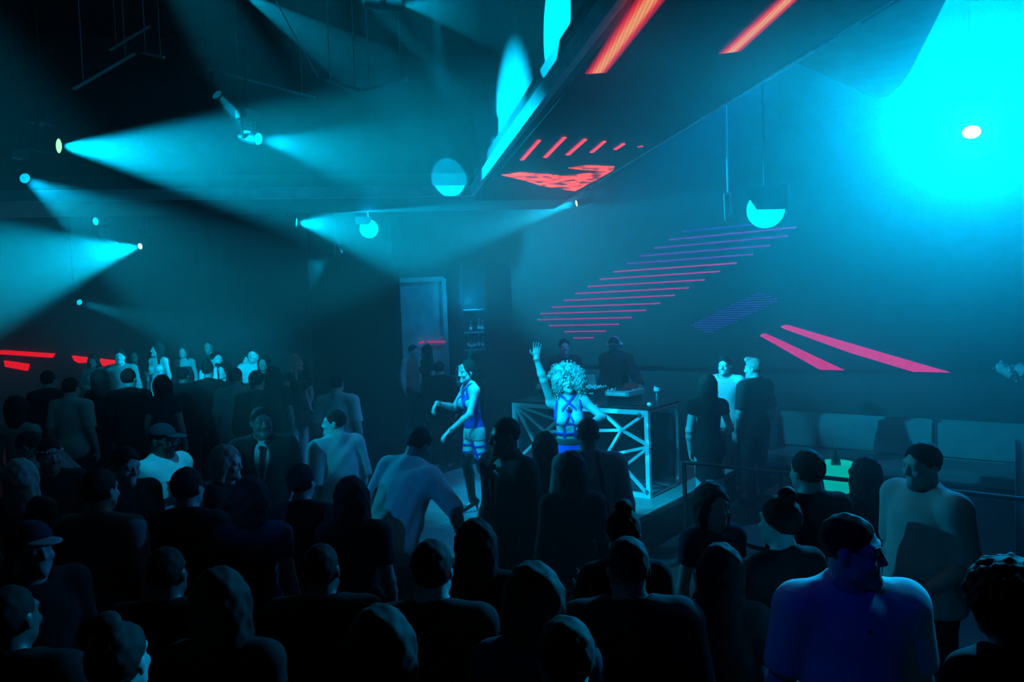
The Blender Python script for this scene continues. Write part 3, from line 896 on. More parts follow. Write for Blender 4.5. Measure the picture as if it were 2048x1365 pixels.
# pools of light on the recess walls
p2_ = c0 - D1 * 2.65 + D2 * 0.07 + UP * 0.05
spot(p2_ - D2 * 3.0 + UP * 2.05 + D1 * 0.55, p2_, 1500, 2 * math.degrees(math.atan(0.70 / 3.6)), CYAN, 0.05, 0.01)
p3_ = onplane(898, 362, c0 + D1 * 0.07, D1)
spot(p3_ - D1 * 2.2 + UP * 2.0 - D2 * 0.3, p3_, 2600, 2 * math.degrees(math.atan(0.28 / 3.0)), CYAN, 0.1, 0.01)
p4_ = onplane(940, 345, c0 + D1 * 0.07, D1)
spot(p4_ - D1 * 2.0 + UP * 2.0 - D2 * 1.0, p4_ + D2 * 0.12, 300, 7, CYAN, 0.4, 0.01)
# unseen spots added high up outside the frame for the dancers and picked-out people
spot(Vector((-2.3, 3.9, 6.4)), at(1130, 815, 6.7), 4200, 15, CYAN, 0.5)
spot(Vector((-5.0, -4.0, 5.7)), at(1130, 778, 6.6), 17000, 3.6, CYAN, 0.5)
spot(Vector((-2.9, 5.0, 6.4)), at(925, 850, 7.95), 3200, 17, CYAN, 0.5)
spot(Vector((-1.3, 4.4, 6.4)), at(1185, 890, 8.8), 4500, 24, CYAN, 0.5)
spot(Vector((-7.0, -1.0, 5.0)), at(660, 850, 6.7), 2600, 5.5, CYAN, 0.4)
spot(Vector((-0.4, 4.2, 5.6)), at(320, 905, 5.8), 600, 9, CYAN, 0.4)
spot(Vector((-1.5, -4.0, 6.0)), at(410, 722, 13.0), 26000, 10, CYAN, 0.7)
spot(Vector((-5.0, -3.0, 5.0)), at(800, 960, 5.3), 900, 8, DEEP, 0.7)
spot(Vector((4.2, 4.6, 4.4)), at(1760, 1180, 2.6), 380, 16, TEAL, 0.7, 0.25)
spot(Vector((-1.2, 6.5, 5.4)), at(1440, 770, 10.0), 2600, 11, CYAN, 0.6)
spot(Vector((2.6, 3.2, 4.8)), at(850, 960, 5.4), 500, 16, BLUE, 0.8)
spot(Vector((-1.2, 0.8, 4.6)), at(1600, 1190, 2.7), 35, 18, BLUE, 0.8)
# deep blue wash added to brighten the haze, with no lamp body
spot(Vector((3.4, 8.6, 5.6)), Vector((-0.8, 9.4, 3.2)), 1100, 100, DEEP, 1.0, 0.2)
# small round table with a keypad in front of the handrail
rt = onz(1560, 1072, 0.95)
rtb = empty('cocktail_table', (rt.x, rt.y, 0), 0, 'small round table before the handrail with a lit keypad on it', 'table')
MB().lathe([(0.30, 0.92), (0.30, 0.95)], (rt.x, rt.y, 0), UP, 28).build('table_top', M['black'], rtb, bevel=0.004)
MB().lathe([(0.03, 0.02), (0.03, 0.92)], (rt.x, rt.y, 0), UP, 12).build('stem', M['black'], rtb, smooth=True)
MB().lathe([(0.22, 0.0), (0.22, 0.015), (0.03, 0.03)], (rt.x, rt.y, 0), UP, 24).build('foot', M['black'], rtb, smooth=True)
kp = empty('keypad', (rt.x, rt.y, 0.95), R(-35), 'small dark payment keypad with glinting keys on the round table', 'keypad')
km = world_of(kp)
MB().obox(Vector((rt.x, rt.y, 0.965)), km.to_3x3() @ Vector((1, 0, 0)), km.to_3x3() @ Vector((0, 1, 0)), UP, 0.06, 0.09, 0.015).build('body', M['black'], kp, bevel=0.004)
m_key = glow('key_light', (0.15, 0.75, 0.65), 0.35)
for i in range(3):
    for j in range(4):
        c = km @ Vector((-0.032 + 0.032 * i, -0.06 + 0.028 * j, 0.0315))
        MB().obox(c, km.to_3x3() @ Vector((1, 0, 0)), km.to_3x3() @ Vector((0, 1, 0)), UP, 0.010, 0.005, 0.002).build('key', m_key, kp)
MB().obox(km @ Vector((0, 0.06, 0.0315)), km.to_3x3() @ Vector((1, 0, 0)), km.to_3x3() @ Vector((0, 1, 0)), UP, 0.042, 0.018, 0.001).build('screen', m_key, kp)
# unseen light added above the bar to brighten its mirror
spot(Vector((-1.3, 14.4, 5.6)), Vector(((x0 + x1) / 2, BY, 2.9)), 420, 34, TEAL, 0.8)
# ---------------------------------------------------------------- people: bodies as smooth blended volumes
def A3(v): return np.array(v, dtype=np.float32)

def sd_cap(P, a, b, ra, rb):
    ba = b - a
    L = float(ba @ ba) + 1e-9
    pa = P - a
    t = np.clip((pa @ ba) / L, 0, 1)
    d = pa - t[:, None] * ba
    return np.sqrt(np.einsum('ij,ij->i', d, d)) - (ra + (rb - ra) * t)

def sd_ell(P, c, r, M):
    q = (P - c) @ M
    q1 = q / r
    k0 = np.sqrt(np.einsum('ij,ij->i', q1, q1)) + 1e-6
    q2 = q1 / r
    k1 = np.sqrt(np.einsum('ij,ij->i', q2, q2)) + 1e-6
    return k0 * (k0 - 1) / k1

def smin(a, b, k):
    h = np.clip(0.5 + 0.5 * (b - a) / k, 0, 1)
    return b * (1 - h) + a * h - k * h * (1 - h)

def field(prims):
    """prims: (op, kind, args, k); ops add / sub / int"""
    def fn(P):
        d = None
        for op, kind, a, k in prims:
            if kind == 'cap': v = sd_cap(P, *a)
            elif kind == 'ell': v = sd_ell(P, *a)
            elif kind == 'half': v = P @ a[0] - a[1]
            else: v = a(P)
            if d is None: d = v
            elif op == 'add': d = smin(d, v, k) if k else np.minimum(d, v)
            elif op == 'sub': d = -smin(-d, v, k) if k else np.maximum(d, -v)
            elif op == 'int': d = -smin(-d, -v, k) if k else np.maximum(d, v)
            elif op == 'warp': d = d + v
        return d
    return fn

def nets(fn, lo, hi, h):
    """surface of the field as a quad mesh"""
    c = 4
    H = h * c
    lo = np.array(lo, np.float32) - H
    n = np.ceil((np.array(hi) + H - lo) / H).astype(int) + 1
    ax = [lo[i] + H * np.arange(n[i], dtype=np.float32) for i in range(3)]
    G = np.stack(np.meshgrid(*ax, indexing='ij'), -1).reshape(-1, 3)
    dc = fn(G).reshape(n)
    # fine samples i belong to the coarse sample i // c
    dcc = np.repeat(np.repeat(np.repeat(dc, c, 0), c, 1), c, 2).astype(np.float32)
    near_ = np.abs(dc) < H * 2.3
    mk = np.repeat(np.repeat(np.repeat(near_, c, 0), c, 1), c, 2)
    idx = np.argwhere(mk)
    P = lo + idx.astype(np.float32) * h
    vals = np.empty(len(P), np.float32)
    for s in range(0, len(P), 200000):
        vals[s:s + 200000] = fn(P[s:s + 200000])
    dcc[mk] = vals
    ins = dcc < 0
    cnt = np.zeros([x - 1 for x in ins.shape], np.int8)
    sl = (slice(0, -1), slice(1, None))
    for i in (0, 1):
        for j in (0, 1):
            for k in (0, 1):
                cnt += ins[sl[i], sl[j], sl[k]]
    act = (cnt > 0) & (cnt < 8)
    cells = np.argwhere(act)
    ids = np.full(act.shape, -1, np.int32)
    ids[act] = np.arange(len(cells))
    corner = {}
    for i in (0, 1):
        for j in (0, 1):
            for k in (0, 1):
                corner[(i, j, k)] = dcc[cells[:, 0] + i, cells[:, 1] + j, cells[:, 2] + k]
    acc = np.zeros((len(cells), 3), np.float32)
    num = np.zeros(len(cells), np.float32)
    for a_ in range(3):
        o1, o2 = [x for x in range(3) if x != a_]
        for u in (0, 1):
            for w in (0, 1):
                k0 = [0, 0, 0]; k1 = [0, 0, 0]
                k0[o1] = k1[o1] = u; k0[o2] = k1[o2] = w; k1[a_] = 1
                v0, v1 = corner[tuple(k0)], corner[tuple(k1)]
                cr_ = (v0 < 0) != (v1 < 0)
                t = np.where(cr_, v0 / np.where(cr_, v0 - v1, 1), 0)
                p = np.zeros((len(cells), 3), np.float32)
                p[:, o1] = u; p[:, o2] = w; p[:, a_] = t
                acc += p * cr_[:, None]
                num += cr_
    V = lo + (cells + acc / np.maximum(num, 1)[:, None]) * h
    quads = []
    for a_ in range(3):
        o1, o2 = (a_ + 1) % 3, (a_ + 2) % 3
        s0 = [slice(None)] * 3; s1 = [slice(None)] * 3
        s0[a_] = slice(0, -1); s1[a_] = slice(1, None)
        f0, f1 = ins[tuple(s0)], ins[tuple(s1)]
        e = np.argwhere(f0 != f1)
        e = e[(e[:, o1] > 0) & (e[:, o2] > 0) & (e[:, o1] < ids.shape[o1]) & (e[:, o2] < ids.shape[o2])]
        fl = f0[e[:, 0], e[:, 1], e[:, 2]]
        q = []
        for (u, w) in ((0, 0), (1, 0), (1, 1), (0, 1)):
            cc = e.copy()
            cc[:, o1] -= 1 - u; cc[:, o2] -= 1 - w
            q.append(ids[cc[:, 0], cc[:, 1], cc[:, 2]])
        q = np.stack(q, 1)
        q[~fl] = q[~fl][:, ::-1]
        quads.append(q)
    Q = np.concatenate(quads)
    Q = Q[(Q >= 0).all(1)]
    return V, Q

def np_mesh(name, V, Q, m):
    me = bpy.data.meshes.new(name)
    me.vertices.add(len(V))
    me.vertices.foreach_set('co', np.ascontiguousarray(V, np.float32).ravel())
    me.loops.add(Q.size)
    me.loops.foreach_set('vertex_index', np.ascontiguousarray(Q, np.int32).ravel())
    me.polygons.add(len(Q))
    me.polygons.foreach_set('loop_start', np.arange(0, Q.size, 4, dtype=np.int32))
    me.polygons.foreach_set('loop_total', np.full(len(Q), 4, np.int32))
    me.polygons.foreach_set('use_smooth', np.ones(len(Q), bool))
    me.update(calc_edges=True)
    me.validate()
    me.materials.append(m)
    return me

I3 = np.eye(3, dtype=np.float32)
def rotm(yaw=0, pitch=0, roll=0):
    """pitch > 0 bows forward (towards -Y), roll > 0 leans to +X"""
    m = Matrix.Rotation(yaw, 3, 'Z') @ Matrix.Rotation(pitch, 3, 'X') @ Matrix.Rotation(roll, 3, 'Y')
    return A3([list(r) for r in m])

class Body:
    """skeleton and volumes of one standing person, 1.75 m tall before scaling, facing -Y"""
    def __init__(s, fem=False, lean=0, side=0, twist=0, head=(0, 0, 0), armL=None, armR=None, legs=None, build=1.0, mouth=False, bust=1.0, headsc=1.0):
        s.fem, s.build, s.mouth, s.bust, s.hs = fem, build, mouth, bust, headsc
        s.U = rotm(R(twist), R(lean), R(side))
        s.piv = A3((0, 0, 0.97))
        s.head_m = s.U @ rotm(R(head[0]), R(head[1]), R(head[2]))
        sw = 0.155 if fem else 0.182 * (0.6 + 0.4 * build)
        s.sw = sw
        s.sh = {1: s.u((sw, 0.01, 1.425)), -1: s.u((-sw, 0.01, 1.425))}
        s.neck = s.u((0, 0.02, 1.46))
        s.hc = s.u((0, -0.005, 1.63))
        s.arm = {}
        for sd_, a in ((1, armL), (-1, armR)):
            if a is None or a == 'down':
                el, wr = s.u((sd_ * (sw + 0.055), 0.035, 1.14)), s.u((sd_ * (sw + 0.06), -0.05, 0.90))
                hd = A3((0, -0.25, -1)); pn = A3((-sd_, 0, 0)); curl = 0.5
            else:
                el, wr = s.u(a[0]), s.u(a[1])
                hd, pn = s.U @ A3(a[2]), s.U @ A3(a[3])
                curl = a[4] if len(a) > 4 else 0.4
            s.arm[sd_] = (el, wr, hd / np.linalg.norm(hd), pn / np.linalg.norm(pn), curl)
        hw = 0.088
        s.hip = {1: A3((hw, 0, 0.92)), -1: A3((-hw, 0, 0.92))}
        L = legs or {}
        s.knee = {1: A3(L.get('kneeL', (0.10, -0.015, 0.50))), -1: A3(L.get('kneeR', (-0.10, -0.015, 0.50)))}
        s.ank = {1: A3(L.get('ankL', (0.105, 0.03, 0.09))), -1: A3(L.get('ankR', (-0.105, 0.03, 0.09)))}
        s.toe = {1: A3(L.get('toeL', (0.13, -0.13, 0.03))), -1: A3(L.get('toeR', (-0.13, -0.13, 0.03)))}
    def u(s, p):
        return s.U @ (A3(p) - s.piv) + s.piv
    def hp(s, p):                      # head coordinates: origin in the middle of the head
        return s.head_m @ (A3(p) * s.hs) + s.hc
    def torso(s, o=0.0, hem=True):
        f, b = s.fem, s.build
        E = lambda c, r: ('add', 'ell', (s.u(c), A3(r) + o, s.U), 0.07)
        if f:
            P = [E((0, 0, 1.30), (0.130, 0.088, 0.17)), E((0, 0, 1.12), (0.112, 0.082, 0.16)), E((0, 0.01, 0.95), (0.160, 0.105, 0.13))]
            if s.bust:
                for sd_ in (1, -1):
                    P.append(('add', 'ell', (s.u((sd_ * 0.068, -0.075, 1.285)), A3((0.060, 0.055, 0.062)) * s.bust + o, s.U), 0.03))
        else:
            P = [E((0, 0, 1.30), (0.165 * b, 0.105 * b, 0.175)), E((0, -0.005 * b, 1.10), (0.145 * b, 0.102 * b * b, 0.17)), E((0, 0.01, 0.95), (0.158 * b, 0.108 * b, 0.12))]
        P.append(('add', 'cap', (s.sh[1], s.sh[-1], 0.055 + o, 0.055 + o), 0.06))
        tr = s.u((0, 0.03, 1.52))
        for sd_ in (1, -1):
            P.append(('add', 'cap', (tr, s.u((sd_ * s.sw * 0.8, 0.02, 1.44)), 0.035 + o * 0.6, 0.045 + o), 0.04))
        return P
    def arms(s, o=0.0, upto=2.0, which=(1, -1)):
        f = 0.82 if s.fem else (0.55 + 0.45 * s.build)
        P = []
        for sd_ in which:
            el, wr, hd, pn, cu = s.arm[sd_]
            sh = s.sh[sd_]
            if upto >= 1:
                P.append(('add', 'cap', (sh, el, 0.056 * f + o, 0.043 * f + o), 0.03))
                if upto > 1:
                    e2 = el + (wr - el) * min(1, upto - 1)
                    mid = el + (wr - el) * 0.3
                    P.append(('add', 'cap', (el, mid, 0.043 * f + o, 0.044 * f + o), 0.02))
                    P.append(('add', 'cap', (mid, e2, 0.044 * f + o, (0.044 - 0.014 * min(1, upto - 1)) * f + o), 0.02))
            else:
                P.append(('add', 'cap', (sh, sh + (el - sh) * upto, 0.058 * f + o, 0.052 * f + o), 0.03))
        return P
    def hand(s, sd_, fing=True):
        el, wr, hd, pn, cu = s.arm[sd_]
        f = 0.88 if s.fem else 1.0
        lat = np.cross(hd, pn)
        lat = lat / np.linalg.norm(lat)
        pn = np.cross(lat, hd)
        if (lat @ A3((sd_, 0, 0))) < 0 and False: lat = -lat
        M_ = np.stack([lat, pn, hd], 1).astype(np.float32)
        P = [('add', 'ell', (wr + hd * 0.055 * f, A3((0.042, 0.019, 0.058)) * f, M_), 0.015)]
        thumb_side = 1 if s.arm[sd_][4] >= 0 else -1
        cu = abs(cu)
        for i in range(4):
            base = wr + hd * (0.095 * f) + lat * ((i - 1.5) * 0.0215 * f)
            L = (0.072, 0.082, 0.078, 0.06)[i] * f
            d0 = hd + lat * ((i - 1.5) * 0.09)
            a1 = cu * (0.7 + 0.12 * i)
            d1 = d0 * math.cos(a1) + pn * math.sin(a1)
            d2 = d0 * math.cos(a1 * 2.2) + pn * math.sin(a1 * 2.2)
            d1, d2 = d1 / np.linalg.norm(d1), d2 / np.linalg.norm(d2)
            m1 = base + d1 * L * 0.5
            P.append(('add', 'cap', (base - hd * 0.01, m1, 0.0105 * f, 0.0095 * f), 0.006))
            P.append(('add', 'cap', (m1, m1 + d2 * L * 0.5, 0.0095 * f, 0.007 * f), 0.004))
        tb_ = wr + hd * 0.03 * f - lat * 0.03 * f * thumb_side
        t1 = tb_ + (hd * 0.6 - lat * 0.75 * thumb_side + pn * 0.35) * 0.045 * f
        P.append(('add', 'cap', (tb_, t1, 0.014 * f, 0.011 * f), 0.012))
        P.append(('add', 'cap', (t1, t1 + (hd * 0.85 - lat * 0.3 * thumb_side + pn * 0.3) * 0.035 * f, 0.011 * f, 0.008 * f), 0.005))
        return P
    def legs(s, o=0.0, top=True, ank=1.0):
        f = 0.95 if s.fem else (0.6 + 0.4 * s.build)
        P = []
        for sd_ in (1, -1):
            hp_, kn, an = s.hip[sd_], s.knee[sd_], s.ank[sd_]
            P.append(('add', 'cap', (hp_, kn, 0.088 * f + o, 0.056 * f + o), 0.04))
            calf = kn + (an - kn) * 0.3 + A3((0, 0.012, 0))
            P.append(('add', 'cap', (kn, calf, 0.054 * f + o, 0.056 * f + o), 0.02))
            P.append(('add', 'cap', (calf, an, 0.055 * f + o, (0.036 + (0.012 if o > 0.01 else 0)) * f + o), 0.02))
        return P
    def feet(s, o=0.0):
        P = []
        for sd_ in (1, -1):
            an, to = s.ank[sd_], s.toe[sd_]
            heel = A3((an[0], an[1] + 0.03, max(0.035, min(an[2], 0.035) if an[2] < 0.12 else an[2] - 0.05)))
            P.append(('add', 'cap', (an, heel, 0.036 + o, 0.032 + o), 0.02))
            P.append(('add', 'cap', (heel, to, 0.033 + o, 0.027 + o), 0.03))
        return P
    def headp(s):
        m, z = s.head_m, s.hs
        E = lambda c, r, k=0.02, op='add', mm=None: (op, 'ell', (s.hp(c), A3(r) * z, m if mm is None else m @ mm), k)
        f = s.fem
        P = [('add', 'cap', (s.neck, s.hp((0, 0.018, -0.06)), 0.050 if f else 0.060, 0.048 if f else 0.057), 0.03),
             E((0, 0.012, 0.03), (0.073, 0.092, 0.090), 0.02), E((0, -0.030, -0.035), (0.060 if f else 0.064, 0.062, 0.085), 0.03),
             ('add', 'cap', (s.hp((-0.045, -0.03, -0.068)), s.hp((0.0, -0.078, -0.095)), 0.022, 0.022), 0.025),
             ('add', 'cap', (s.hp((0.045, -0.03, -0.068)), s.hp((0.0, -0.078, -0.095)), 0.022, 0.022), 0.025),
             ('add', 'cap', (s.hp((-0.040, -0.072, 0.028)), s.hp((0.040, -0.072, 0.028)), 0.016, 0.016), 0.015)]
        for sd_ in (1, -1):
            P.append(E((sd_ * 0.033, -0.098, 0.008), (0.020, 0.018, 0.013), 0.010, 'sub'))
            P.append(E((sd_ * 0.042, -0.072, -0.028), (0.022, 0.018, 0.020), 0.018))
        P.append(('add', 'cap', (s.hp((0, -0.088, 0.018)), s.hp((0, -0.108, -0.024)), 0.008, 0.0115), 0.010))
        P.append(('add', 'cap', (s.hp((-0.012, -0.096, -0.028)), s.hp((0.012, -0.096, -0.028)), 0.009, 0.009), 0.006))
        for sd_ in (1, -1):
            P.append(E((sd_ * 0.033, -0.080, 0.008), (0.0135, 0.0135, 0.0125), 0.002))
        if s.mouth:
            P.append(E((0, -0.086, -0.061), (0.027, 0.022, 0.021), 0.012))
            P.append(E((0, -0.104, -0.061), (0.017, 0.026, 0.010), 0.004, 'sub'))
        else:
            P.append(('add', 'cap', (s.hp((-0.018, -0.088, -0.054)), s.hp((0.018, -0.088, -0.054)), 0.008, 0.008), 0.006))
            P.append(('add', 'cap', (s.hp((-0.014, -0.087, -0.066)), s.hp((0.014, -0.087, -0.066)), 0.009, 0.009), 0.006))
        for sd_ in (1, -1):
            P.append(E((sd_ * 0.075, 0.012, -0.005), (0.010, 0.020, 0.032), 0.006))
        return P
    def full(s):
        P = s.torso() + s.arms() + s.legs() + s.feet() + s.hand(1) + s.hand(-1) + s.headp()
        return P
    # ---- clothing and hair
    def dirhead(s, v): return s.head_m @ A3(v)
    def plane_h(s, n, p):                     # keep the side the normal points away from
        n = s.dirhead(n); n = n / np.linalg.norm(n)
        return ('int', 'half', (n.astype(np.float32), float(n @ s.hp(p))), 0.01)
    def hair(s, style):
        m, z = s.head_m, s.hs
        E = lambda c, r, k=0.02, op='add': (op, 'ell', (s.hp(c), A3(r) * z, m), k)
        lump = lambda a, fq: ('warp', 'fn', (lambda P: a * (np.sin(P[:, 0] * fq) * np.sin(P[:, 1] * fq * 1.13 + 1) * np.sin(P[:, 2] * fq * 0.91 + 2))), 0)
        if style in ('short', 'buzz', 'quiff'):
            g = 0.004 if style == 'buzz' else 0.010
            P = [E((0, 0.014, 0.034), (0.073 + g, 0.092 + g, 0.088 + g)), s.plane_h((0, -0.72, -0.69), (0, -0.085, 0.066)),
                 E((0, -0.085, -0.03), (0.068, 0.075, 0.105), 0.01, 'sub')]
            if style == 'quiff':
                P.insert(1, E((0.0, -0.055, 0.115), (0.06, 0.045, 0.032), 0.03))
            P.append(lump(0.004, 90))
            return P
        if style in ('long', 'bob', 'hood'):
            dn = {'long': 0.24, 'bob': 0.11, 'hood': 0.14}[style]
            P = [E((0, 0.018, 0.036), (0.092, 0.108, 0.104)), E((0, 0.050, 0.02 - dn * 0.55), (0.100, 0.068, 0.09 + dn * 0.62), 0.06)]
            for sd_ in (1, -1):
                P.append(('add', 'cap', (s.hp((sd_ * 0.078, -0.01, 0.03)), s.hp((sd_ * 0.085, 0.0, -dn * 1.0)), 0.026, 0.028), 0.03))
            P += [E((0, -0.095, -0.035), (0.062, 0.085, 0.115), 0.012, 'sub'), lump(0.006, 70)]
            return P
        if style == 'bun':
            P = [E((0, 0.014, 0.034), (0.083, 0.102, 0.098)), s.plane_h((0, -0.55, -0.83), (0, -0.085, 0.075)), E((0, -0.085, -0.03), (0.068, 0.075, 0.105), 0.01, 'sub'),
                 E((0, 0.055, 0.145), (0.042, 0.042, 0.04), 0.015), lump(0.004, 90)]
            return P
        if style == 'pony':
            P = [E((0, 0.014, 0.034), (0.083, 0.102, 0.098)), s.plane_h((0, -0.55, -0.83), (0, -0.085, 0.075)), E((0, -0.085, -0.03), (0.068, 0.075, 0.105), 0.01, 'sub'),
                 ('add', 'cap', (s.hp((0, 0.11, 0.07)), s.hp((0, 0.16, -0.16)), 0.035, 0.018), 0.03), lump(0.004, 90)]
            return P
        if style == 'afro':
            return [E((0, 0.03, 0.055), (0.135, 0.14, 0.135)), E((0, -0.115, -0.045), (0.066, 0.095, 0.115), 0.01, 'sub'), lump(0.014, 75), lump(0.007, 160)]
        return None
    def neckcut(s, r=0.066, z=1.475, fwd=0.0):
        d = s.U @ A3((0, -0.25 - fwd, 1))
        c = s.u((0, 0.012, z))
        return ('sub', 'cap', (c + d * 0.012, c + d * 0.3, r * 0.92, r + 0.09), 0.008)
    def upright(s, n, d):                     # half space in chest coordinates: keeps n.p < d
        nn = s.U @ A3(n)
        return ('int', 'half', (nn.astype(np.float32), float(nn @ s.u(A3(n) * d))), 0.006)
    def folds(s, a=0.004, fq=26):
        return ('warp', 'fn', (lambda P: a * np.sin(P[:, 2] * fq + 9 * P[:, 0] + 2.5 * np.sin(P[:, 1] * 21)) * np.sin(P[:, 0] * fq * 0.9 + 6 * P[:, 2])), 0)
    def top(s, sleeve=0.62, o=0.013, hem=0.82, neck=0.066, nz=1.475, loose=0.0, folds=0.004):
        P = s.torso(o) + [('add', 'ell', (s.u((0, 0.005, 0.93)), A3((0.165 * (1 if s.fem else s.build) + o + loose, 0.112 * (1 if s.fem else s.build) + o + loose, 0.20)), s.U), 0.06)]
        if loose:
            P.append(('add', 'ell', (s.u((0, 0.0, 1.12)), A3((0.15 + o + loose, 0.10 + o + loose, 0.22)), s.U), 0.06))
        P.append(('add', 'cap', (s.neck, s.u((0, 0.022, 1.47)), 0.062 + o, 0.060 + o), 0.03))
        P.append(s.folds(folds))
        P.append(s.upright((0, 0, -1), -hem))
        S_ = s.arms(o + 0.004, sleeve)
        cut = []
        if sleeve < 1:
            for sd_ in (1, -1):
                el = s.arm[sd_][0]; sh = s.sh[sd_]
                d = (el - sh) / np.linalg.norm(el - sh)
                L = float(np.linalg.norm(el - sh)) * sleeve
                # round the sleeve off with a flat hem, only near the arm
                cut.append(('sub', 'cap', (sh + d * (L + 0.075), sh + d * (L + 0.16), 0.075, 0.075), 0.004))
        elif sleeve < 2:
            pass
        else:
            for sd_ in (1, -1):
                el, wr = s.arm[sd_][0], s.arm[sd_][1]
                d = (wr - el) / np.linalg.norm(wr - el)
                cut.append(('sub', 'cap', (wr + d * 0.05, wr + d * 0.12, 0.055, 0.055), 0.004))
        return P + S_ + cut + [s.neckcut(neck, nz)]
    def trousers(s, o=0.012, waist=0.93, cut=None):
        P = [('add', 'ell', (A3((0, 0.01, 0.95)), A3((0.160, 0.110, 0.14)) * A3((1 if s.fem else s.build, 1 if s.fem else s.build, 1)) + o, I3), 0.05)] + s.legs(o)
        P.append(s.folds(0.004, 22))
        P.append(('int', 'half', (A3((0, 0, 1)), waist), 0.006))
        P.append(('int', 'half', (A3((0, 0, -1)), -(0.06 if cut is None else cut)), 0.006))
        return P
    def skirt(s, zb=0.5, flare=0.06, o=0.014, waist=1.03):
        mid = (s.knee[1] + s.knee[-1]) / 2
        f = lambda P: 0 * P[:, 0]
        c0_, c1_ = A3((0, 0.005, 0.97)), A3((mid[0], mid[1] * 0.7, zb))
        P = [('add', 'ell', (A3((0, 0.01, 0.95)), A3((0.163, 0.115, 0.14)) + o, I3), 0.05), ('add', 'cap', (c0_, c1_, 0.125 + o, 0.125 + flare + o), 0.05), s.folds(0.005, 20)]
        P.append(('int', 'half', (A3((0, 0, 1)), waist), 0.006))
        P.append(('int', 'half', (A3((0, 0, -1)), -zb), 0.006))
        return P

def jacket(b, hem=0.80, o=0.026, v=1.16):
    P = b.top(2.0, o, hem, neck=0.06, nz=1.47, folds=0.003)
    a = b.u((0, -0.165 * b.build, 1.54)); c = b.u((0, -0.160 * b.build, v))
    return P + [('sub', 'cap', (a, c, 0.128, 0.038), 0.004)]

def tie(b):
    return [('add', 'ell', (b.u((0, -0.116 * b.build, 1.30)), A3((0.018, 0.012, 0.16)), b.U), 0.01), ('add', 'ell', (b.u((0, -0.098 * b.build, 1.445)), A3((0.022, 0.016, 0.022)), b.U), 0.01)]

def straps(b, bands, base=None, off=0.009):
    """bands hugging the body: (plane normal, point on it, half width, bounding centre, bounding radius), chest coordinates"""
    fb = field(base or b.torso())
    bb = []
    for n, p, w, c, r in bands:
        nn = b.U @ (A3(n) / np.linalg.norm(n))
        bb.append((nn.astype(np.float32), float(nn @ b.u(p)), w, b.u(c), r))
    def fn(P):
        d = fb(P) - off
        g = None
        for n, q, w, c, r in bb:
            v = np.maximum(np.abs(P @ n - q) - w, np.sqrt(((P - c) ** 2).sum(1)) - r)
            g = v if g is None else np.minimum(g, v)
        return np.maximum(d, g)
    return fn

m_skin = {'light': mat('skin_light', (0.60, 0.54, 0.52), 0.5, noise=0.05, scale=20), 'tan': mat('skin_tan', (0.42, 0.37, 0.35), 0.5, noise=0.05, scale=20), 'dark': mat('skin_dark', (0.12, 0.10, 0.09), 0.45, noise=0.05, scale=20)}
def cloth(name, c, rough=0.9, **k):
    return mat(name, c if isinstance(c, tuple) else (c, c, c), rough, spec=0.25, noise=0.05, scale=30, bump=0.12, **k)
m_hair = {'black': mat('hair_black', (0.012, 0.011, 0.010), 0.8, spec=0.25, scale=40, noise=0.2, bump=0.15), 'brown': mat('hair_brown', (0.05, 0.035, 0.025), 0.8, spec=0.25, scale=40, noise=0.2, bump=0.15), 'blond': mat('hair_blond', (0.40, 0.38, 0.34), 0.8, spec=0.25, scale=40, noise=0.2, bump=0.15), 'curl': mat('hair_curl', (0.36, 0.34, 0.32), 0.8, spec=0.25, scale=60, noise=0.3)}
m_c = {'white': cloth('white_cotton', 0.72), 'light': cloth('pale_cotton', 0.45), 'grey': cloth('grey_cotton', 0.22), 'black': cloth('black_cloth', 0.015), 'dark': cloth('dark_cloth', 0.035), 'navy': cloth('navy_cloth', (0.02, 0.025, 0.05)), 'denim': cloth('dark_denim', (0.03, 0.04, 0.06)),
       'beige': cloth('beige_cotton', 0.50), 'leather': mat('black_leather', (0.012, 0.012, 0.013), 0.3), 'blue': cloth('blue_stretch', (0.02, 0.10, 0.62), 0.5), 'strap': mat('blue_strap', (0.01, 0.05, 0.34), 0.45), 'sheer': cloth('sheer_dark', 0.06, 0.6), 'lace': mat('sequin_cloth', (0.6, 0.6, 0.6), 0.35, noise=0.8, scale=90, bump=0.6)}

def piece(name, prims, box, h, m, sc, parent):
    fn = prims if callable(prims) else field(prims)
    V, Q = nets(fn, box[0], box[1], h)
    if not len(Q):
        return None
    me = np_mesh(name, V * sc, Q, m)
    o = bpy.data.objects.new(name, me)
    COL.objects.link(o)
    o.parent = parent
    return o

def bounds(b, pad=0.16):
    pts = [b.hc, b.hip[1], b.hip[-1]] + [b.knee[k] for k in (1, -1)] + [b.ank[k] for k in (1, -1)] + [b.toe[k] for k in (1, -1)] + [b.sh[k] for k in (1, -1)]
    for k in (1, -1):
        el, wr, hd = b.arm[k][:3]
        pts += [el, wr, wr + hd * 0.15]
    pts = np.array(pts)
    lo, hi = pts.min(0) - pad, pts.max(0) + pad
    lo[2] = min(lo[2], -0.02)
    lo[2] = max(lo[2], -0.03)
    return lo, hi

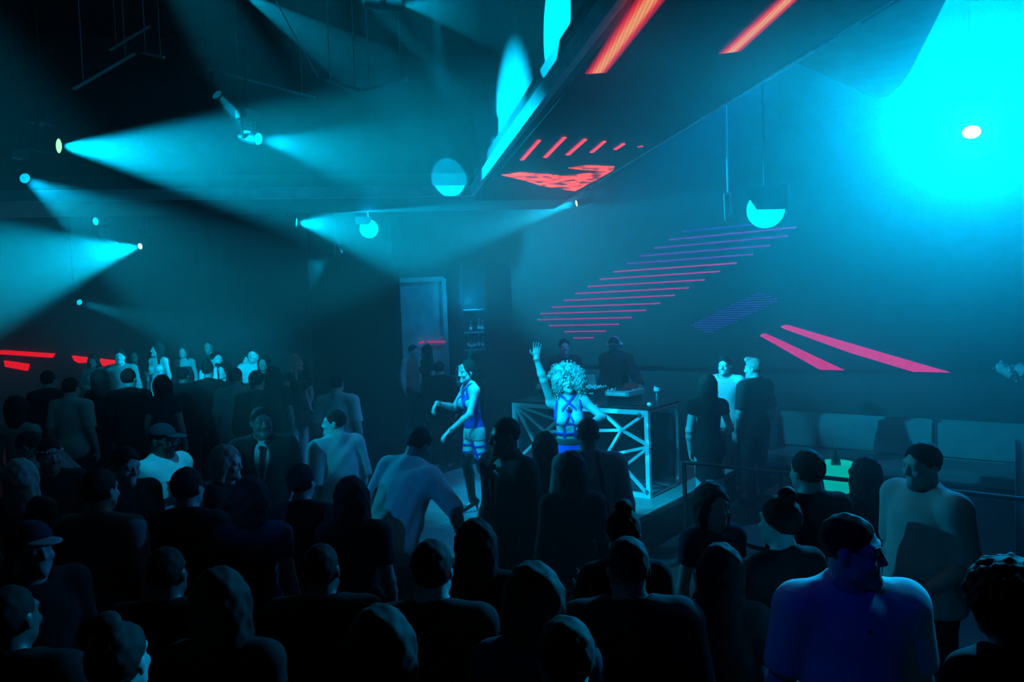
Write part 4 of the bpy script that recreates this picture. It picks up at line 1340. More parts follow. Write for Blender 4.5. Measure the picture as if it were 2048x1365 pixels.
def make_person(label, loc, yaw, height, b, skin='light', wear=(), hair=None, hairc='black', h=0.011, heel=0.0, group=None, name='person', cat='person'):
    """wear: (part name, prims, material key)"""
    sc = height / 1.75
    bx = bounds(b)
    V, Q = nets(field(b.full()), bx[0], bx[1], h)
    o = bpy.data.objects.new(name, np_mesh(name, V * sc, Q, m_skin[skin]))
    COL.objects.link(o)
    o.location = loc
    o.rotation_euler = (0, 0, R(yaw))
    tag(o, label, cat, group)
    o['scale_used'] = sc
    for nm, pr, mk in wear:
        piece(nm, pr, bx, h, m_c[mk] if isinstance(mk, str) else mk, sc, o)
    hp_ = b.hair(hair) if isinstance(hair, str) else hair
    if hp_:
        c = b.hc
        piece('hair', hp_, (c - 0.30, c + 0.26), min(h, 0.009), m_hair[hairc], sc, o)
    return o

def sub_mesh(name, mb, m, parent_obj, **k):
    """detail given in world coordinates, parented to a person or one of its parts"""
    return mb.build(name, m, parent_obj, **k)

def stand(px, py, tall, floor=0.0):
    """where a person of this height stands whose crown is seen at a pixel"""
    Y = (CAM_H - floor - tall) * F / (py - hz(px))
    p = at(px, py, Y)
    return Vector((p.x, p.y, floor))

def copy_person(src, loc, yaw, height, label, group=None, tilt=0.0):
    o = src.copy()
    COL.objects.link(o)
    k = height / 1.75 / src['scale_used']
    o.location = loc
    o.rotation_euler = (R(tilt), 0, R(yaw))
    o.scale = (k, k, k)
    o['label'] = label
    if group: o['group'] = group
    for ch in list(src.children):
        c = ch.copy()
        COL.objects.link(c)
        c.parent = o
        for g in ch.children:
            d = g.copy()
            COL.objects.link(d)
            d.parent = c
    return o
# ---------------------------------------------------------------- the two dancers
def pl(px, py, Y):
    return at(px, py, Y)

# curly haired dancer in the middle of the stage
DY = 6.7
pd = at(1133, 738, DY)
DH = pd.z - STG
b = Body(fem=True, mouth=True, head=(4, -4, -4), bust=1.12,
         armR=((-0.235, -0.13, 1.655), (-0.300, -0.19, 1.875), (0.10, -0.12, 1.0), (0.1, -1.0, 0.0), 0.25),
         armL=((0.325, -0.06, 1.265), (0.135, -0.245, 1.235), (-0.35, -0.30, -0.80), (-0.3, 0.9, -0.2), 0.3))
under = [((0, 0, 1), (0, 0, 1.222), 0.014, (0, -0.05, 1.222), 0.4), ((0, 0, 1), (0, 0, 1.125), 0.014, (0, -0.05, 1.12), 0.4), ((0, 0, 1), (0, 0, 1.04), 0.018, (0, 0, 1.04), 0.4)]
dia = [((0.70, 0, -0.71), (0, -0.1, 1.425), 0.012, (0.085, -0.1, 1.37), 0.155), ((-0.70, 0, -0.71), (0, -0.1, 1.425), 0.012, (-0.085, -0.1, 1.37), 0.155),
       ((0.88, 0, 0.47), (0.035, -0.1, 1.25), 0.011, (0.06, -0.1, 1.30), 0.11), ((-0.88, 0, 0.47), (-0.035, -0.1, 1.25), 0.011, (-0.06, -0.1, 1.30), 0.11),
       ((1, 0, 0), (0.05, 0, 1.15), 0.012, (0.05, -0.1, 1.13), 0.11), ((1, 0, 0), (-0.05, 0, 1.15), 0.012, (-0.05, -0.1, 1.13), 0.11),
       ((1, 0, 0.12), (0.125, 0, 1.33), 0.010, (0.12, -0.03, 1.33), 0.12), ((1, 0, -0.12), (-0.125, 0, 1.33), 0.010, (-0.12, -0.03, 1.33), 0.12)]
cups = b.torso(0.004)[-5:-3]
cup_prims = [('add', 'ell', (b.u((sd_ * 0.068, -0.078, 1.272)), A3((0.061, 0.056, 0.060)) * 1.12, b.U), 0.012) for sd_ in (1, -1)] + [b.upright((0, 0, 1), 1.315)]
shorts = b.legs(0.006)[:4:3] + [('add', 'ell', (A3((0, 0.01, 0.95)), A3((0.160, 0.105, 0.13)) + 0.008, I3), 0.05), ('add', 'ell', (A3((0, 0, 1.06)), A3((0.120, 0.085, 0.10)) + 0.006, I3), 0.05), ('int', 'half', (A3((0, 0, 1)), 1.055), 0.004), ('int', 'half', (A3((0, 0, -1)), -0.80), 0.004)]
hair_c = [('add', 'ell', (b.hp((0, 0.03, 0.045)), A3((0.150, 0.125, 0.125)), b.head_m), 0.03)] + [('add', 'ell', (b.hp((k * 0.10, 0.02, -0.015)), A3((0.085, 0.10, 0.11)), b.head_m), 0.05) for k in (1, -1)] + \
         [('sub', 'ell', (b.hp((0, -0.12, -0.035)), A3((0.060, 0.105, 0.110)), b.head_m), 0.02), ('warp', 'fn', (lambda P: 0.010 * np.sin(P[:, 0] * 95) * np.sin(P[:, 1] * 88 + 1) * np.sin(P[:, 2] * 92 + 2) + 0.005 * np.sin(P[:, 0] * 210 + P[:, 2] * 60) * np.sin(P[:, 2] * 190)), 0)]
dan = make_person('dancer with big pale curls, blue harness and one arm raised, in front of the booth', (pd.x, DY, STG + 0.006), 2, DH, b, 'tan',
                  wear=[('bra', cup_prims, m_c['light']), ('harness', straps(b, under + dia), m_c['strap']), ('shorts', shorts, 'blue'),
                        ('waistband', straps(b, [((0, 0, 1), (0, 0, 1.05), 0.03, (0, 0, 1.05), 0.4)], off=0.012), 'sheer'),
                        ('boot', b.legs(0.008)[1:3] + b.feet(0.008)[:2] + [('int', 'half', (A3((0, 0, 1)), 0.58), 0.004)], 'leather'), ('boot', b.legs(0.008)[4:6] + b.feet(0.008)[2:] + [('int', 'half', (A3((0, 0, 1)), 0.58), 0.004)], 'leather')],
                  hair=hair_c, hairc='curl', h=0.0058)
dsc = dan['scale_used']
def loc_of(o, sc):
    m = world_of(o)
    return lambda p: m @ Vector([float(x) * sc for x in p])
dl = loc_of(dan, dsc)
hair_o = [c for c in dan.children if c.name.startswith('hair')][0]
rr = random.Random(5)
mb = MB()
hv = hair_o.data.vertices
hc_l = Vector([float(x) * dsc for x in b.hc])
face_d = Vector([float(x) for x in b.dirhead((0, -1, 0))])
for k in range(520):
    v = hv[rr.randrange(len(hv))].co.copy()
    d = (v - hc_l)
    if d.length < 0.09: continue
    dn = d.normalized()
    if dn.dot(face_d) > 0.62 and dn.z < 0.55: continue
    a = dn.orthogonal().normalized(); c_ = dn.cross(a)
    L, tr, ph = rr.uniform(0.018, 0.048), rr.uniform(0.006, 0.011), rr.uniform(0, 6.28)
    drop = Vector((0, 0, -1)) * rr.uniform(0.0, 0.02)
    pts = [v - dn * 0.012 + dn * (L * t / 7) + drop * (t / 7) ** 2 + (a * math.cos(ph + t * 1.7) + c_ * math.sin(ph + t * 1.7)) * tr for t in range(8)]
    mb.tube([hair_o.matrix_basis @ (world_of(dan) @ p) if False else world_of(dan) @ p for p in pts], 0.0028, 4)
mb.build('curls', m_hair['curl'], hair_o, smooth=True)
m_gem = mat('silver_chain', (0.8, 0.8, 0.8), 0.2, 0.8)
for sd_ in (1, -1):
    mb = MB()
    for k in range(5):
        c = dl(b.hp((sd_ * (0.088 + 0.006 * k), -0.03, -0.045 - 0.028 * k)))
        n_ = 10
        mb.tube([c + Vector((0.010 * math.cos(2 * math.pi * i / n_) * (1 if k % 2 else 0.4), 0.010 * math.cos(2 * math.pi * i / n_) * (0.3 if k % 2 else 1), 0.014 * math.sin(2 * math.pi * i / n_))) for i in range(n_ + 1)], 0.0028, 5, cap=False)
    mb.build('earring', m_gem, dan, smooth=True)
MB().box(dl(b.u((0, -0.118, 1.365))), (0.022, 0.006, 0.045)).build('pendant', M['black'], dan)
for k, nm in ((1, 'bracelet'), (-1, 'wristband')):
    el, wr = b.arm[k][0], b.arm[k][1]
    d = wr - el
    MB().tube([dl(wr - d * 0.10), dl(wr - d * 0.01)], 0.034 * dsc, 14).build(nm, m_gem if k == -1 else M['black'], dan, smooth=True)
mb = MB()
for k in range(26):
    u_, w_ = rr.uniform(-0.05, 0.05), rr.uniform(-0.01, 0.075)
    yy = -0.088 - 0.012 * (1 - abs(u_) / 0.05) - 0.010 * (1 if w_ < 0.05 else 0)
    mb.ball(dl(b.hp((u_, yy + 0.006, w_))), 0.0042, 6, 4)
mb.build('face_gems', m_gem, dan)
# eyes and lips so the face reads
for sd_ in (1, -1):
    MB().ball(dl(b.hp((sd_ * 0.033, -0.0885, 0.007))), 0.0062, 8, 6).build('eye', M['black'], dan, smooth=True)
    MB().tube([dl(b.hp((sd_ * 0.018, -0.097, 0.030))), dl(b.hp((sd_ * 0.034, -0.096, 0.036))), dl(b.hp((sd_ * 0.052, -0.084, 0.030)))], 0.0038, 6).build('eyebrow', m_hair['black'], dan, smooth=True)
lipm = mat('dark_lips', (0.10, 0.03, 0.04), 0.35)
pts = [dl(b.hp((0.021 * math.cos(t), -0.104 + 0.004 * abs(math.cos(t)), -0.061 + 0.012 * math.sin(t)))) for t in [i * math.pi / 8 for i in range(17)]]
MB().tube(pts, 0.0035, 6, cap=False).build('lips', lipm, dan, smooth=True)

# masked dancer in profile on the left of the stage
EY = 7.95
pe = at(938, 722, EY)
EH = pe.z - STG
b2 = Body(fem=True, lean=4, head=(8, 4, 0), bust=1.05,
          armL=((0.215, -0.10, 1.185), (0.16, -0.33, 1.03), (0.0, -0.85, -0.55), (0, 0.5, -0.85), 0.5),
          armR=((-0.20, -0.14, 1.22), (-0.13, -0.36, 1.315), (0.0, -0.60, -0.80), (0, 0.8, -0.6), 0.6),
          legs={'kneeL': (0.11, 0.05, 0.53), 'ankL': (0.13, 0.24, 0.18), 'toeL': (0.13, 0.14, 0.03), 'kneeR': (-0.095, -0.07, 0.56), 'ankR': (-0.10, -0.02, 0.17), 'toeR': (-0.10, -0.16, 0.03)})
under2 = [((0, 0, 1), (0, 0, 1.215), 0.013, (0, -0.05, 1.215), 0.4), ((0, 0.0, 1), (0, 0, 1.36), 0.010, (0.0, -0.05, 1.36), 0.19)]
dia2 = [((0.70, 0, -0.71), (0, -0.1, 1.41), 0.013, (0.085, -0.08, 1.36), 0.17), ((-0.70, 0, -0.71), (0, -0.1, 1.41), 0.013, (-0.085, -0.08, 1.36), 0.17), ((1, 0, 0.2), (0.10, 0, 1.33), 0.014, (0.1, -0.03, 1.33), 0.17), ((-1, 0, 0.2), (-0.10, 0, 1.33), 0.014, (-0.1, -0.03, 1.33), 0.17),
        ((0.8, 0, 0.6), (0.05, -0.1, 1.26), 0.010, (0.06, -0.1, 1.30), 0.12), ((1, 0, 0), (0.06, 0, 1.15), 0.012, (0.05, -0.1, 1.13), 0.12)]
corset = b2.torso(0.008) + [b2.upright((0, 0, 1), 1.19), b2.upright((0, 0, -1), -1.0)]
brief = [('add', 'ell', (A3((0, 0.01, 0.95)), A3((0.160, 0.105, 0.13)) + 0.006, I3), 0.05)] + b2.legs(0.006)[:4:3] + [('int', 'half', (A3((0, 0, 1)), 1.02), 0.004), ('int', 'half', (A3((0.0, 0, -1)), -0.865), 0.004)]
cup2 = [('add', 'ell', (b2.u((sd_ * 0.068, -0.078, 1.272)), A3((0.061, 0.056, 0.060)) * 1.05, b2.U), 0.012) for sd_ in (1, -1)] + [b2.upright((0, 0, 1), 1.315)]
thigh = [((0, 0, 1), (0, 0, 0.80), 0.012, (0, 0, 0.8), 0.4), ((0, 0, 1), (0, 0, 0.72), 0.012, (0, 0, 0.72), 0.4), ((1, 0, 0.1), (0.13, 0, 0.80), 0.014, (0.13, -0.06, 0.80), 0.17), ((1, 0, -0.1), (-0.13, 0, 0.80), 0.014, (-0.13, -0.06, 0.80), 0.17)]
hood = [('add', 'ell', (b2.hp((0, 0.026, 0.03)), A3((0.088, 0.098, 0.104)), b2.head_m), 0.02), ('add', 'ell', (b2.hp((0, 0.05, -0.08)), A3((0.080, 0.065, 0.10)), b2.head_m), 0.05), ('add', 'cap', (b2.hp((0, 0.05, 0.12)), b2.hp((0, 0.09, 0.19)), 0.03, 0.045), 0.02),
        ('sub', 'ell', (b2.hp((0, -0.10, -0.03)), A3((0.062, 0.085, 0.115)), b2.head_m), 0.01)]
def boot(bd, sd_):
    kn, an, to = bd.knee[sd_], bd.ank[sd_], bd.toe[sd_]
    up = kn + (bd.hip[sd_] - kn) * 0.28
    calf = kn + (an - kn) * 0.3 + A3((0, 0.012, 0))
    hl = A3((an[0], an[1] + 0.045, an[2] - 0.05))
    return [('add', 'cap', (up, kn, 0.072, 0.062), 0.02), ('add', 'cap', (kn, calf, 0.060, 0.061), 0.02), ('add', 'cap', (calf, an, 0.060, 0.044), 0.02), ('add', 'cap', (an, hl, 0.042, 0.034), 0.02), ('add', 'cap', (hl, to, 0.036, 0.030), 0.03),
            ('add', 'cap', (hl, A3((hl[0], hl[1] + 0.02, 0.005)), 0.022, 0.007), 0.01)]
EYAW = -68
den = make_person('masked dancer in profile with black thigh high laced boots at the left of the booth', (pe.x + 0.02, EY, STG), EYAW, EH, b2, 'light',
                  wear=[('bra', cup2, m_c['light']), ('harness', straps(b2, under2 + dia2), m_c['strap']), ('corset', corset, m_c['strap']), ('briefs', brief, m_c['light']),
                        ('thigh_straps', straps(b2, thigh, base=b2.legs(), off=0.008), m_c['strap']), ('boot', boot(b2, 1), 'leather'), ('boot', boot(b2, -1), 'leather')],
                  hair=hood, hairc='black', h=0.0062)
esc = den['scale_used']
el_ = loc_of(den, esc)
for bo, sd_ in zip([c for c in den.children if c.name.startswith('boot')], (1, -1)):
    kn, an = b2.knee[sd_], b2.ank[sd_]
    mb = MB()
    for k in range(17):
        t = k / 16
        c = kn + (an - kn) * t + A3((0, -0.063 + 0.014 * t, 0))
        if t < 0.0: continue
        for s_ in (-1, 1):
            mb.ball(el_(c + A3((s_ * 0.016, 0.004, 0))), 0.0042, 6, 4)
    for k in range(5):
        c = kn + (b2.hip[sd_] - kn) * (0.05 * k) + A3((0, -0.068, 0))
        for s_ in (-1, 1):
            mb.ball(el_(c + A3((s_ * 0.016, 0.004, 0))), 0.0042, 6, 4)
    tip = b2.toe[sd_]
    mb.ball(el_(tip + A3((0, -0.02, 0.02))), 0.012, 8, 6)
    mb.build('lacing', m_gem, bo, smooth=True)
for sd_ in (1, -1):
    MB().tube([el_(b2.hp((sd_ * 0.02, -0.095, 0.085))), el_(b2.hp((sd_ * 0.075, -0.105, 0.02))), el_(b2.hp((sd_ * 0.08, -0.10, -0.07))), el_(b2.hp((sd_ * 0.04, -0.10, -0.17))), el_(b2.u((sd_ * 0.01, -0.105, 1.40)))], 0.0026, 6).build('face_string', m_gem, den, smooth=True)
    MB().ball(el_(b2.hp((sd_ * 0.088, 0.0, -0.04))), 0.007, 8, 6).build('earring', m_gem, den, smooth=True)
MB().tube([el_(b2.hp((0, 0.052, 0.115))), el_(b2.hp((0, 0.066, 0.145)))], 0.034 * esc, 14).build('hair_cuff', m_gem, den, smooth=True)
mb = MB()
for k in range(40):
    u_, w_ = rr.uniform(-0.055, 0.055), rr.uniform(0.0, 0.09)
    mb.ball(el_(b2.hp((u_, -0.094 + abs(u_) * 0.35 + max(0, w_ - 0.06) * 0.6, w_))), 0.004, 6, 4)
mb.build('face_gems', m_gem, den)
MB().ball(el_(b2.hp((0.033, -0.0885, 0.007))), 0.0062, 8, 6).build('eye', M['black'], den, smooth=True)
for k in (1, -1):
    e0, w0_ = b2.arm[k][0], b2.arm[k][1]
    d = w0_ - e0
    MB().tube([el_(w0_ - d * 0.12), el_(w0_ - d * 0.02)], 0.034 * esc, 14).build('bracelet', m_gem, den, smooth=True)

# ---------------------------------------------------------------- people one can make out
V3 = lambda p, z=0.0: Vector((p.x, p.y, z))
NM = 0.0085
# foreground man in the white T-shirt
b = Body(head=(58, 4, 0), build=1.08)
pa = stand(1690, 1037, 1.80)
man = make_person('big man in a white T-shirt at the lower right, head turned to the right', pa + Vector((0.02, 0, 0)), -3, 1.80, b, 'light',
                  wear=[('shirt', b.top(0.72, 0.018, 0.80, loose=0.02, folds=0.005), 'white'), ('trousers', b.trousers(), 'dark'), ('shoes', b.feet(0.01), 'leather')], hair='buzz', hairc='brown', h=0.0065)
ml_ = loc_of(man, man['scale_used'])
shirt_o = [c for c in man.children if c.name.startswith('shirt')][0]
_tg = Vector((0.012, -0.14, 1.385)) * man['scale_used']
_v = min((v.co for v in shirt_o.data.vertices if v.co.y < 0), key=lambda q_: (q_.x - _tg.x) ** 2 + (q_.z - _tg.z) ** 2)
fb = MB().lathe([(0.008, 0), (0.007, 0.0025)], world_of(man) @ (_v + Vector((0, 0.001, 0))), Vector((0, -1, 0.15)), 8)
fb.build('emblem', M['black'], shirt_o)
for sd_ in (1, -1):
    MB().ball(ml_(b.hp((sd_ * 0.033, -0.0885, 0.007))), 0.0062, 8, 6).build('eye', M['black'], man, smooth=True)
    MB().tube([ml_(b.hp((sd_ * 0.016, -0.092, 0.030))), ml_(b.hp((sd_ * 0.034, -0.092, 0.036))), ml_(b.hp((sd_ * 0.054, -0.078, 0.030)))], 0.0042, 6).build('eyebrow', m_hair['brown'], man, smooth=True)

b = Body(head=(-5, 6, 0), build=1.15, armL=((0.235, 0.03, 1.14), (0.20, -0.20, 1.02), (0, -1, -0.1), (-1, 0, 0)))
make_person('man in a loose pale T-shirt in profile before the banquette on the right', stand(1845, 890, 1.76), -72, 1.76, b, 'tan',
            wear=[('shirt', b.top(0.85, 0.022, 0.84, loose=0.03), 'light'), ('trousers', b.trousers(0.02), 'dark'), ('shoes', b.feet(0.01), 'leather')], hair='short', hairc='black', h=NM)

b = Body(build=1.1, head=(-10, 5, 0))
sus = stand(1176, 838, 1.78)
o = make_person('man with dark braces over a pale shirt, seen from behind before the booth', sus, 176, 1.78, b, 'dark',
                wear=[('shirt', b.top(2.0, 0.014, 0.9), 'grey'), ('braces', straps(b, [((1, 0, 0.15), (0.09, 0, 1.25), 0.016, (0.09, 0.05, 1.23), 0.30), ((-1, 0, 0.15), (-0.09, 0, 1.25), 0.016, (-0.09, 0.05, 1.23), 0.30)], base=b.top(2.0, 0.014, 0.9)[:-8], off=0.006), 'black'), ('trousers', b.trousers(0.014, 1.0), 'black')], hair='buzz', h=NM)
b = Body(fem=True, head=(0, 10, 0))
make_person('woman with a smooth dark hood of hair, from behind, before the man with braces', stand(1141, 912, 1.66), 185, 1.66, b, 'tan', wear=[('dress', b.top(1.9, 0.014, 0.72), 'black'), ('skirt', b.skirt(0.5), 'black')], hair='hood', h=NM)
b = Body(head=(-18, 6, 0), build=1.05)
make_person('man in a dark suit and tie facing left, just below the dancers', stand(1010, 838, 1.84), -55, 1.84, b, 'dark',
            wear=[('shirt', b.top(1.5, 0.010, 0.9, neck=0.058, nz=1.49), 'light'), ('jacket', jacket(b), 'black'), ('tie', tie(b), 'black'), ('trousers', b.trousers(), 'black')], hair='buzz', h=NM)
b = Body(build=1.0, head=(0, 8, 0))
make_person('person with a round dark head of hair below the raised arm of the dancer', stand(1089, 870, 1.62), 178, 1.62, b, 'tan', wear=[('shirt', b.top(2.0), 'black'), ('trousers', b.trousers(), 'black')], hair='bob', h=NM)
# bending man with the cigarette
b = Body(lean=22, side=-6, build=1.12, head=(0, 10, 0), armR=((-0.33, -0.16, 1.27), (-0.36, -0.34, 1.06), (-0.05, -0.6, -0.8), (1, 0, 0), 0.7))
pj = stand(838, 880, 1.66)
jm = make_person('man bending forward in a pale blue shirt, holding a cigarette, left of the stage', pj + Vector((-0.20, -0.20, 0)), 148, 1.80, b, 'dark',
                 wear=[('shirt', b.top(1.0, 0.020, 0.80, loose=0.02, folds=0.007), 'light'), ('trousers', b.trousers(), 'black'), ('shoes', b.feet(0.01), 'leather')], hair='short', h=NM)
jl = loc_of(jm, jm['scale_used'])
wr, hd = b.arm[-1][1], b.arm[-1][2]
c0_ = jl(wr + hd * 0.15)
cg = empty('cigarette', c0_, 0, 'lit cigarette with a red tip in the hand of the bending man', 'cigarette')
MB().tube([c0_, c0_ + Vector((0.035, -0.01, -0.045))], 0.004, 8).build('paper', m_label, cg, smooth=True)
MB().tube([c0_ + Vector((0.035, -0.01, -0.045)), c0_ + Vector((0.041, -0.012, -0.054))], 0.0045, 8).build('ember', glow('ember', (1.0, 0.08, 0.06), 3), cg, smooth=True)

b = Body(head=(48, 0, 0), build=1.12)
pk = stand(668, 821, 1.75)
make_person('man in a lit beige overshirt seen from behind, face in profile to the left', pk, 222, 1.75, b, 'light',
            wear=[('shirt', b.top(0.95, 0.020, 0.82, neck=0.060, nz=1.50, loose=0.02, folds=0.007), 'beige'), ('trousers', b.trousers(), 'dark')], hair='buzz', hairc='black', h=0.0075)
b = Body(head=(22, 0, 0), build=1.05)
make_person('tall man in a black suit and dark tie facing us, left of the beige shirt', stand(521, 816, 1.85), 12, 1.85, b, 'dark',
            wear=[('shirt', b.top(1.5, 0.010, 0.9, neck=0.058, nz=1.49), 'light'), ('jacket', jacket(b), 'black'), ('tie', tie(b), 'black'), ('trousers', b.trousers(), 'black')], hair='buzz', h=NM)
b = Body(build=1.05)
make_person('man in a pale T-shirt, back to us, behind the tall suited man', stand(470, 737, 1.66, PLAT), 180, 1.66, b, 'tan', wear=[('shirt', b.top(0.8, 0.018, loose=0.02), 'light'), ('trousers', b.trousers(), 'black')], hair='short', h=0.010)

# man with the cap and glasses
b = Body(head=(6, 8, 0), build=1.02)
pn = stand(322, 851, 1.80)
m_print = mat('printed_shirt', (0.7, 0.7, 0.7), 0.8)
_t = m_print.node_tree
_r2 = [n for n in _t.nodes if n.type == 'VALTORGB'][0]
_r2.color_ramp.elements[0].color = (0.02, 0.02, 0.02, 1); _r2.color_ramp.elements[1].color = (0.75, 0.75, 0.75, 1)
_r2.color_ramp.elements[0].position = 0.5; _r2.color_ramp.elements[1].position = 0.53
nm = make_person('man with a peaked cap and glasses in a printed white shirt, facing right', pn, 70, 1.80, b, 'dark',
                 wear=[('shirt', b.top(0.7, 0.018, loose=0.02, neck=0.060, nz=1.49) + [b.upright((0, 0, 1), 1.36)], m_print), ('yoke', b.top(0.3, 0.020, loose=0.0, neck=0.060, nz=1.49) + [b.upright((0, 0, -1), -1.34)], 'white'), ('trousers', b.trousers(), 'dark')], hair='buzz', h=0.0075)
nl = loc_of(nm, nm['scale_used'])
cap_p = [('add', 'ell', (b.hp((0, 0.010, 0.045)), A3((0.088, 0.105, 0.088)), b.head_m), 0.02), ('int', 'half', tuple([(-b.dirhead((0, 0.12, 1))).astype(np.float32), float((-b.dirhead((0, 0.12, 1))) @ b.hp((0, 0, 0.05)))]), 0.004)]
capo = piece('cap', cap_p, (b.hc - 0.25, b.hc + 0.25), 0.0075, m_c['denim'], nm['scale_used'], nm)
brim = [('add', 'ell', (b.hp((0, -0.115, 0.058)), A3((0.068, 0.085, 0.010)), b.head_m), 0.01)]
piece('brim', brim, (b.hc - 0.3, b.hc + 0.3), 0.006, m_c['denim'], nm['scale_used'], capo)
mb = MB()
for sd_ in (1, -1):
    c = b.hp((sd_ * 0.034, -0.112, 0.006))
    mb.tube([nl(c + b.dirhead((0.024 * math.cos(t), 0.004 * abs(math.cos(t)), 0.02 * math.sin(t)))) for t in [i * math.pi / 7 for i in range(15)]], 0.003, 5, cap=False)
    mb.tube([nl(b.hp((sd_ * 0.058, -0.108, 0.01))), nl(b.hp((sd_ * 0.078, 0.0, 0.01)))], 0.0025, 5)
mb.tube([nl(b.hp((-0.012, -0.116, 0.008))), nl(b.hp((0.012, -0.116, 0.008)))], 0.003, 5)
mb.build('glasses', m_gem, nm, smooth=True)

b = Body(head=(0, 16, 0))
make_person('short haired man looking down to the right in front of the man with the cap', stand(248, 898, 1.75), 62, 1.75, b, 'light', wear=[('shirt', b.top(0.9), 'black'), ('trousers', b.trousers(), 'black')], hair='short', h=NM)
b = Body(lean=34, build=1.1)
make_person('stooping man in a grey T-shirt, his back arched behind the short haired man', stand(150, 905, 1.50), -88, 1.80, b, 'tan', wear=[('shirt', b.top(0.8, 0.018), 'grey'), ('trousers', b.trousers(), 'black')], hair='short', h=0.010)
b = Body(fem=True, head=(10, 6, 0))
make_person('person with pale bobbed hair below the tall man in the suit', stand(452, 897, 1.68), 75, 1.68, b, 'light', wear=[('top', b.top(0.6), 'black'), ('trousers', b.trousers(), 'black')], hair='bob', hairc='blond', h=NM)
b = Body(head=(10, 4, 0))
pr_ = stand(96, 882, 1.74)
rm = make_person('person with a studded headband near the left edge', pr_, 40, 1.74, b, 'tan', wear=[('shirt', b.top(0.8), 'black'), ('trousers', b.trousers(), 'black')], hair='short', h=0.010)
rl2 = loc_of(rm, rm['scale_used'])
mb = MB()
for i in range(24):
    t = 2 * math.pi * i / 24
    mb.ball(rl2(b.hp((0.088 * math.cos(t), 0.012 + 0.108 * math.sin(t), 0.045))), 0.012, 6, 4)
mb.build('headband', m_gem, rm, smooth=True)
b = Body(fem=True)
blw = make_person('woman with long pale hair from behind at the far left edge', stand(42, 925, 1.70), 178, 1.70, b, 'light', wear=[('top', b.top(0.4), 'black'), ('skirt', b.skirt(), 'black')], hair='long', hairc='blond', h=0.010)
b = Body(build=1.1)
make_person('large dark headed man from behind with a lit neck, lower left', stand(196, 943, 1.78), 172, 1.78, b, 'tan', wear=[('shirt', b.top(0.8, neck=0.075), 'grey'), ('trousers', b.trousers(), 'black')], hair='short', h=NM)
b = Body(build=1.0, armR=((-0.26, -0.12, 1.20), (-0.20, -0.34, 1.33), (0, -0.5, 0.9), (0, 1, 0.4), 0.6))
pw = stand(372, 940, 1.74)
wm = make_person('dark figure from behind holding up a phone, lower left of the crowd', pw, 176, 1.74, b, 'tan', wear=[('shirt', b.top(2.0), 'black'), ('trousers', b.trousers(), 'black')], hair='short', h=NM)
wl_ = loc_of(wm, wm['scale_used'])
wr, hd = b.arm[-1][1], b.arm[-1][2]
pc_ = wl_(wr + hd * 0.11 + A3((0, -0.03, 0)))
ph = empty('phone', pc_, 0, 'dark phone with a tiny red light held up by the dark figure', 'phone')
MB().box(pc_, (0.072, 0.009, 0.15)).build('body', M['black'], ph, bevel=0.003)
MB().box(pc_ + Vector((0.018, -0.006, 0.045)), (0.008, 0.003, 0.006)).build('indicator', glow('red_dot', (1.0, 0.10, 0.12), 3), ph)
MB().box(pc_ + Vector((0.02, -0.006, -0.03)), (0.006, 0.003, 0.006)).build('indicator', glow('green_dot', (0.1, 0.9, 0.5), 2), ph)
b = Body(build=1.05)
xm = make_person('person with a dark cap at the bottom left, its brim pale as if lit', stand(58, 1052, 1.72), 60, 1.72, b, 'tan', wear=[('shirt', b.top(2.0), 'black'), ('trousers', b.trousers(), 'black')], hair='short', h=0.010)
capo = piece('cap', [('add', 'ell', (b.hp((0, 0.010, 0.045)), A3((0.090, 0.107, 0.090)), b.head_m), 0.02), ('int', 'half', ((-b.dirhead((0, 0.1, 1))).astype(np.float32), float((-b.dirhead((0, 0.1, 1))) @ b.hp((0, 0, 0.045)))), 0.004)], (b.hc - 0.25, b.hc + 0.25), 0.008, m_c['navy'], xm['scale_used'], xm)
piece('brim', [('add', 'ell', (b.hp((0, -0.115, 0.052)), A3((0.068, 0.085, 0.010)), b.head_m), 0.01)], (b.hc - 0.3, b.hc + 0.3), 0.006, m_c['light'], xm['scale_used'], capo)  # pale brim cloth stands in for a highlight on the dark cap

# the group right of the booth
b = Body(fem=True, head=(20, 0, 0), armR=((-0.235, -0.02, 1.16), (-0.17, -0.20, 1.10), (0.3, -0.9, 0), (0, 0, -1)))
make_person('woman with long hair in a short black dress right of the booth', stand(1414, 752, 1.76), 160, 1.76, b, 'light', wear=[('dress', b.top(0.30, 0.010, 0.80), 'black'), ('skirt', b.skirt(0.62, 0.02), 'black'), ('shoes', b.feet(0.01), 'black')], hair='long', hairc='brown', h=NM)
b = Body(head=(-10, 2, 0))
make_person('man in an open white shirt facing us, between the woman and the curly man', stand(1449, 714, 1.82), -25, 1.82, b, 'light', wear=[('shirt', b.top(1.9, 0.016, neck=0.075, nz=1.44), 'white'), ('trousers', b.trousers(), 'black')], hair='short', h=NM)
b = Body(head=(30, 4, 0), armL=((0.245, 0.02, 1.14), (0.25, -0.06, 0.9), (0, -0.2, -1), (-1, 0, 0)))
make_person('man with pale curly hair from behind in a dark T-shirt, right of the group', stand(1502, 717, 1.84) + Vector((0, -0.1, 0)), 205, 1.84, b, 'light', wear=[('shirt', b.top(0.85), 'dark'), ('trousers', b.trousers(), 'dark'), ('shoes', b.feet(0.01), 'black')], hair='quiff', hairc='blond', h=NM)

